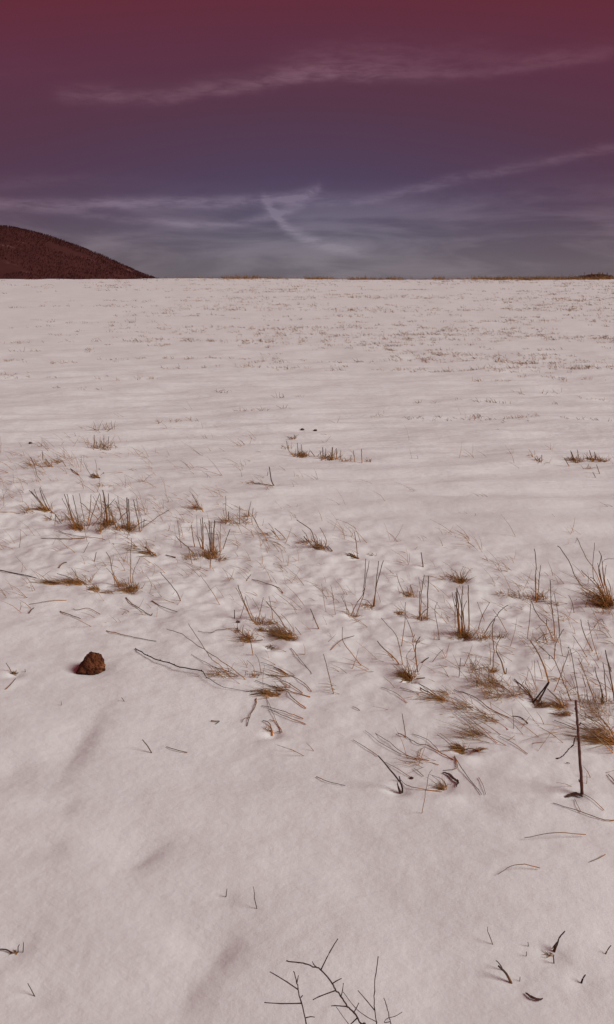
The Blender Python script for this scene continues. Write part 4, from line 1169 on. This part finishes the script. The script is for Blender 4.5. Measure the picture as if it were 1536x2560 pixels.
st3 = limb('stem', [(1105, 880), (1090, 809), (1068, 690), (1068, 530), (1080, 380), (1100, 240)], 10, SH_Y + .04, shrub, SB + np.array((.03, .01, 0)))
limb('twig', [(1068, 692), (1000, 610), (930, 528)], 8, SH_Y + .04, st3)
limb('twig', [(1092, 795), (990, 740), (905, 670), (805, 540)], 6, SH_Y + .04, st3)
st4 = limb('stem', [(1215, 880), (1205, 809), (1190, 740), (1165, 640), (1148, 592)], 9, SH_Y + .05, shrub, SB + np.array((.05, .01, 0)))
limb('twig', [(1203, 790), (1150, 795), (1180, 760), (1240, 745), (1303, 708)], 6, SH_Y + .05, st4)
st5 = limb('stem', [(900, 880), (850, 809), (745, 665)], 6, SH_Y + .05, shrub, SB + np.array((.0, .02, 0)))

# ------------------------------------------------------------------ sparse dead grass nobody could count
gr = random.Random(11)


def loose(mb, x, y, n, h, wid, kind, lean=-.35, thick=1.0):
    for _ in range(n):
        bx, by = x + gr.gauss(0, wid), y + gr.gauss(0, wid)
        z = float(height(bx, by)) - .004
        L = h * gr.uniform(.4, 1.25)
        lx = lean + gr.gauss(0, .45); ly = gr.gauss(.0, .4)
        dv = np.array((lx, ly, gr.uniform(.35, 1.0))); dv /= np.linalg.norm(dv)
        bend = np.array((lean * .3, 0, -gr.uniform(0, .3)))
        p0 = np.array((bx, by, z))
        r = thick * gr.uniform(.6, 1.2)
        mb.tube([p0, p0 + dv * L * .5 + bend * L * .25, p0 + dv * L + bend * L], [r, r * .8, r * .3], 3, min(1, max(0, kind + gr.gauss(0, .15))), q=gr.random(), t1=.62, cap=False)


# the near belt and the left middle distance
mb = MB()
placed = 0
while placed < 620:
    y = gr.uniform(2.4, 11.0); x = gr.uniform(-.40, .40) * y
    c = 4.6 - .62 * x
    belt = math.exp(-((y - c) / 1.15) ** 2) * .9
    left = math.exp(-((x + 1.9) / 1.5) ** 2 - ((y - 7.3) / 1.7) ** 2) * .75
    patch = .5 + .9 * float(perlin(x * 1.4, y * 1.1, 41))
    if gr.random() > (belt + left) * patch + .015: continue
    if x < -.35 and y < 3.9 + .1 * x: continue
    loose(mb, x, y, gr.choice((1, 1, 2, 3, 4)), gr.uniform(.05, .17) * (1.15 if y > 6 else 1), .03, .3, -.45, .0011 * (1 + y * .08))
    placed += 1
o = mb.build('sparse_dead_grass', M_GRASS, None, (0, 4, 0), (0, 4, 0))
o['kind'] = 'stuff'
tag(o, 'thin scattered dead grass blades on the near snow', 'grass')

# far field: broken streaks of stubble showing through, denser to the right and towards the crest
mb = MB()
ROWS = [(hit(900, v, False)[1], a, x0, x1, wd) for v, a, x0, x1, wd in (
    (889, 1.0, .02, .36, .25), (925, .8, .1, .36, .3), (948, .8, .2, .36, .3), (905, .6, -.02, .36, .5), (745, .9, -.1, .36, .6), (818, .7, -.28, .05, .8), (775, .6, -.14, .3, 1.0), (833, .6, -.1, .3, .8), (858, .5, -.2, .1, .7))]
n_t = 0
tries = 0
while n_t < 600 and tries < 60000:
    tries += 1
    y = 9.5 * (65 / 9.5) ** gr.random(); x = gr.uniform(-.40, .40) * y
    az_ = x / y
    f_ = float(perlin(x * .16 + 7, y * .30, 51))
    p = (.16 + .9 * max(0, f_ + .05)) * (.35 + 1.1 * max(0, min(1, az_ + .42))) * (.10 + .90 * min(1, max(0, (y - 12) / 7)))
    for ry, a, x0, x1, wd in ROWS:
        if x0 < az_ < x1: p += .9 * a * math.exp(-((y - ry) / wd) ** 2)
    if y > 50: p *= 1.35 if az_ > -.14 else .6
    if gr.random() > p: continue
    n_t += 1
    L_ = abs(gr.gauss(0, 1)) * .030 * y + .08
    tilt = gr.gauss(.02, .05)
    kd = gr.choice((.35, .5, .55, .6, .7))
    for k in range(int(2 + L_ * gr.uniform(3.5, 9) / (.25 + .022 * y))):
        u = gr.uniform(-L_, L_)
        h = gr.uniform(.025, .075) * (1 + .008 * y)
        if gr.random() < .07: h *= 1.8
        loose(mb, x + u, y + u * tilt + gr.gauss(0, .006 * y), gr.randint(2, 6), h, .012 + .0016 * y, kd, -.3, .0015 + .00014 * y)
o = mb.build('far_stubble', M_GRASS, None, (0, 30, 0), (0, 30, 0))
o['kind'] = 'stuff'
tag(o, 'streaks of dead stubble showing through the far snow', 'stubble')

# fringe of brown grass along the crest
mb = MB()
for i in range(2600):
    az_ = gr.uniform(-.16, .385)
    if gr.random() > (.05 + 1.2 * max(0, float(perlin(az_ * 28, 2.2, 61)) + .12) + (.55 if az_ > .19 else 0)): continue
    y = CREST + gr.uniform(-3.0, 3.0); x = az_ * y
    loose(mb, x, y, gr.randint(3, 6), gr.uniform(.14, .38), .14, gr.choice((.5, .6, .7)), -.2, .014)
o = mb.build('crest_grass', M_GRASS, None, (0, CREST, 0), (0, CREST, 0))
o['kind'] = 'stuff'
tag(o, 'fringe of brown grass along the snow crest', 'grass')
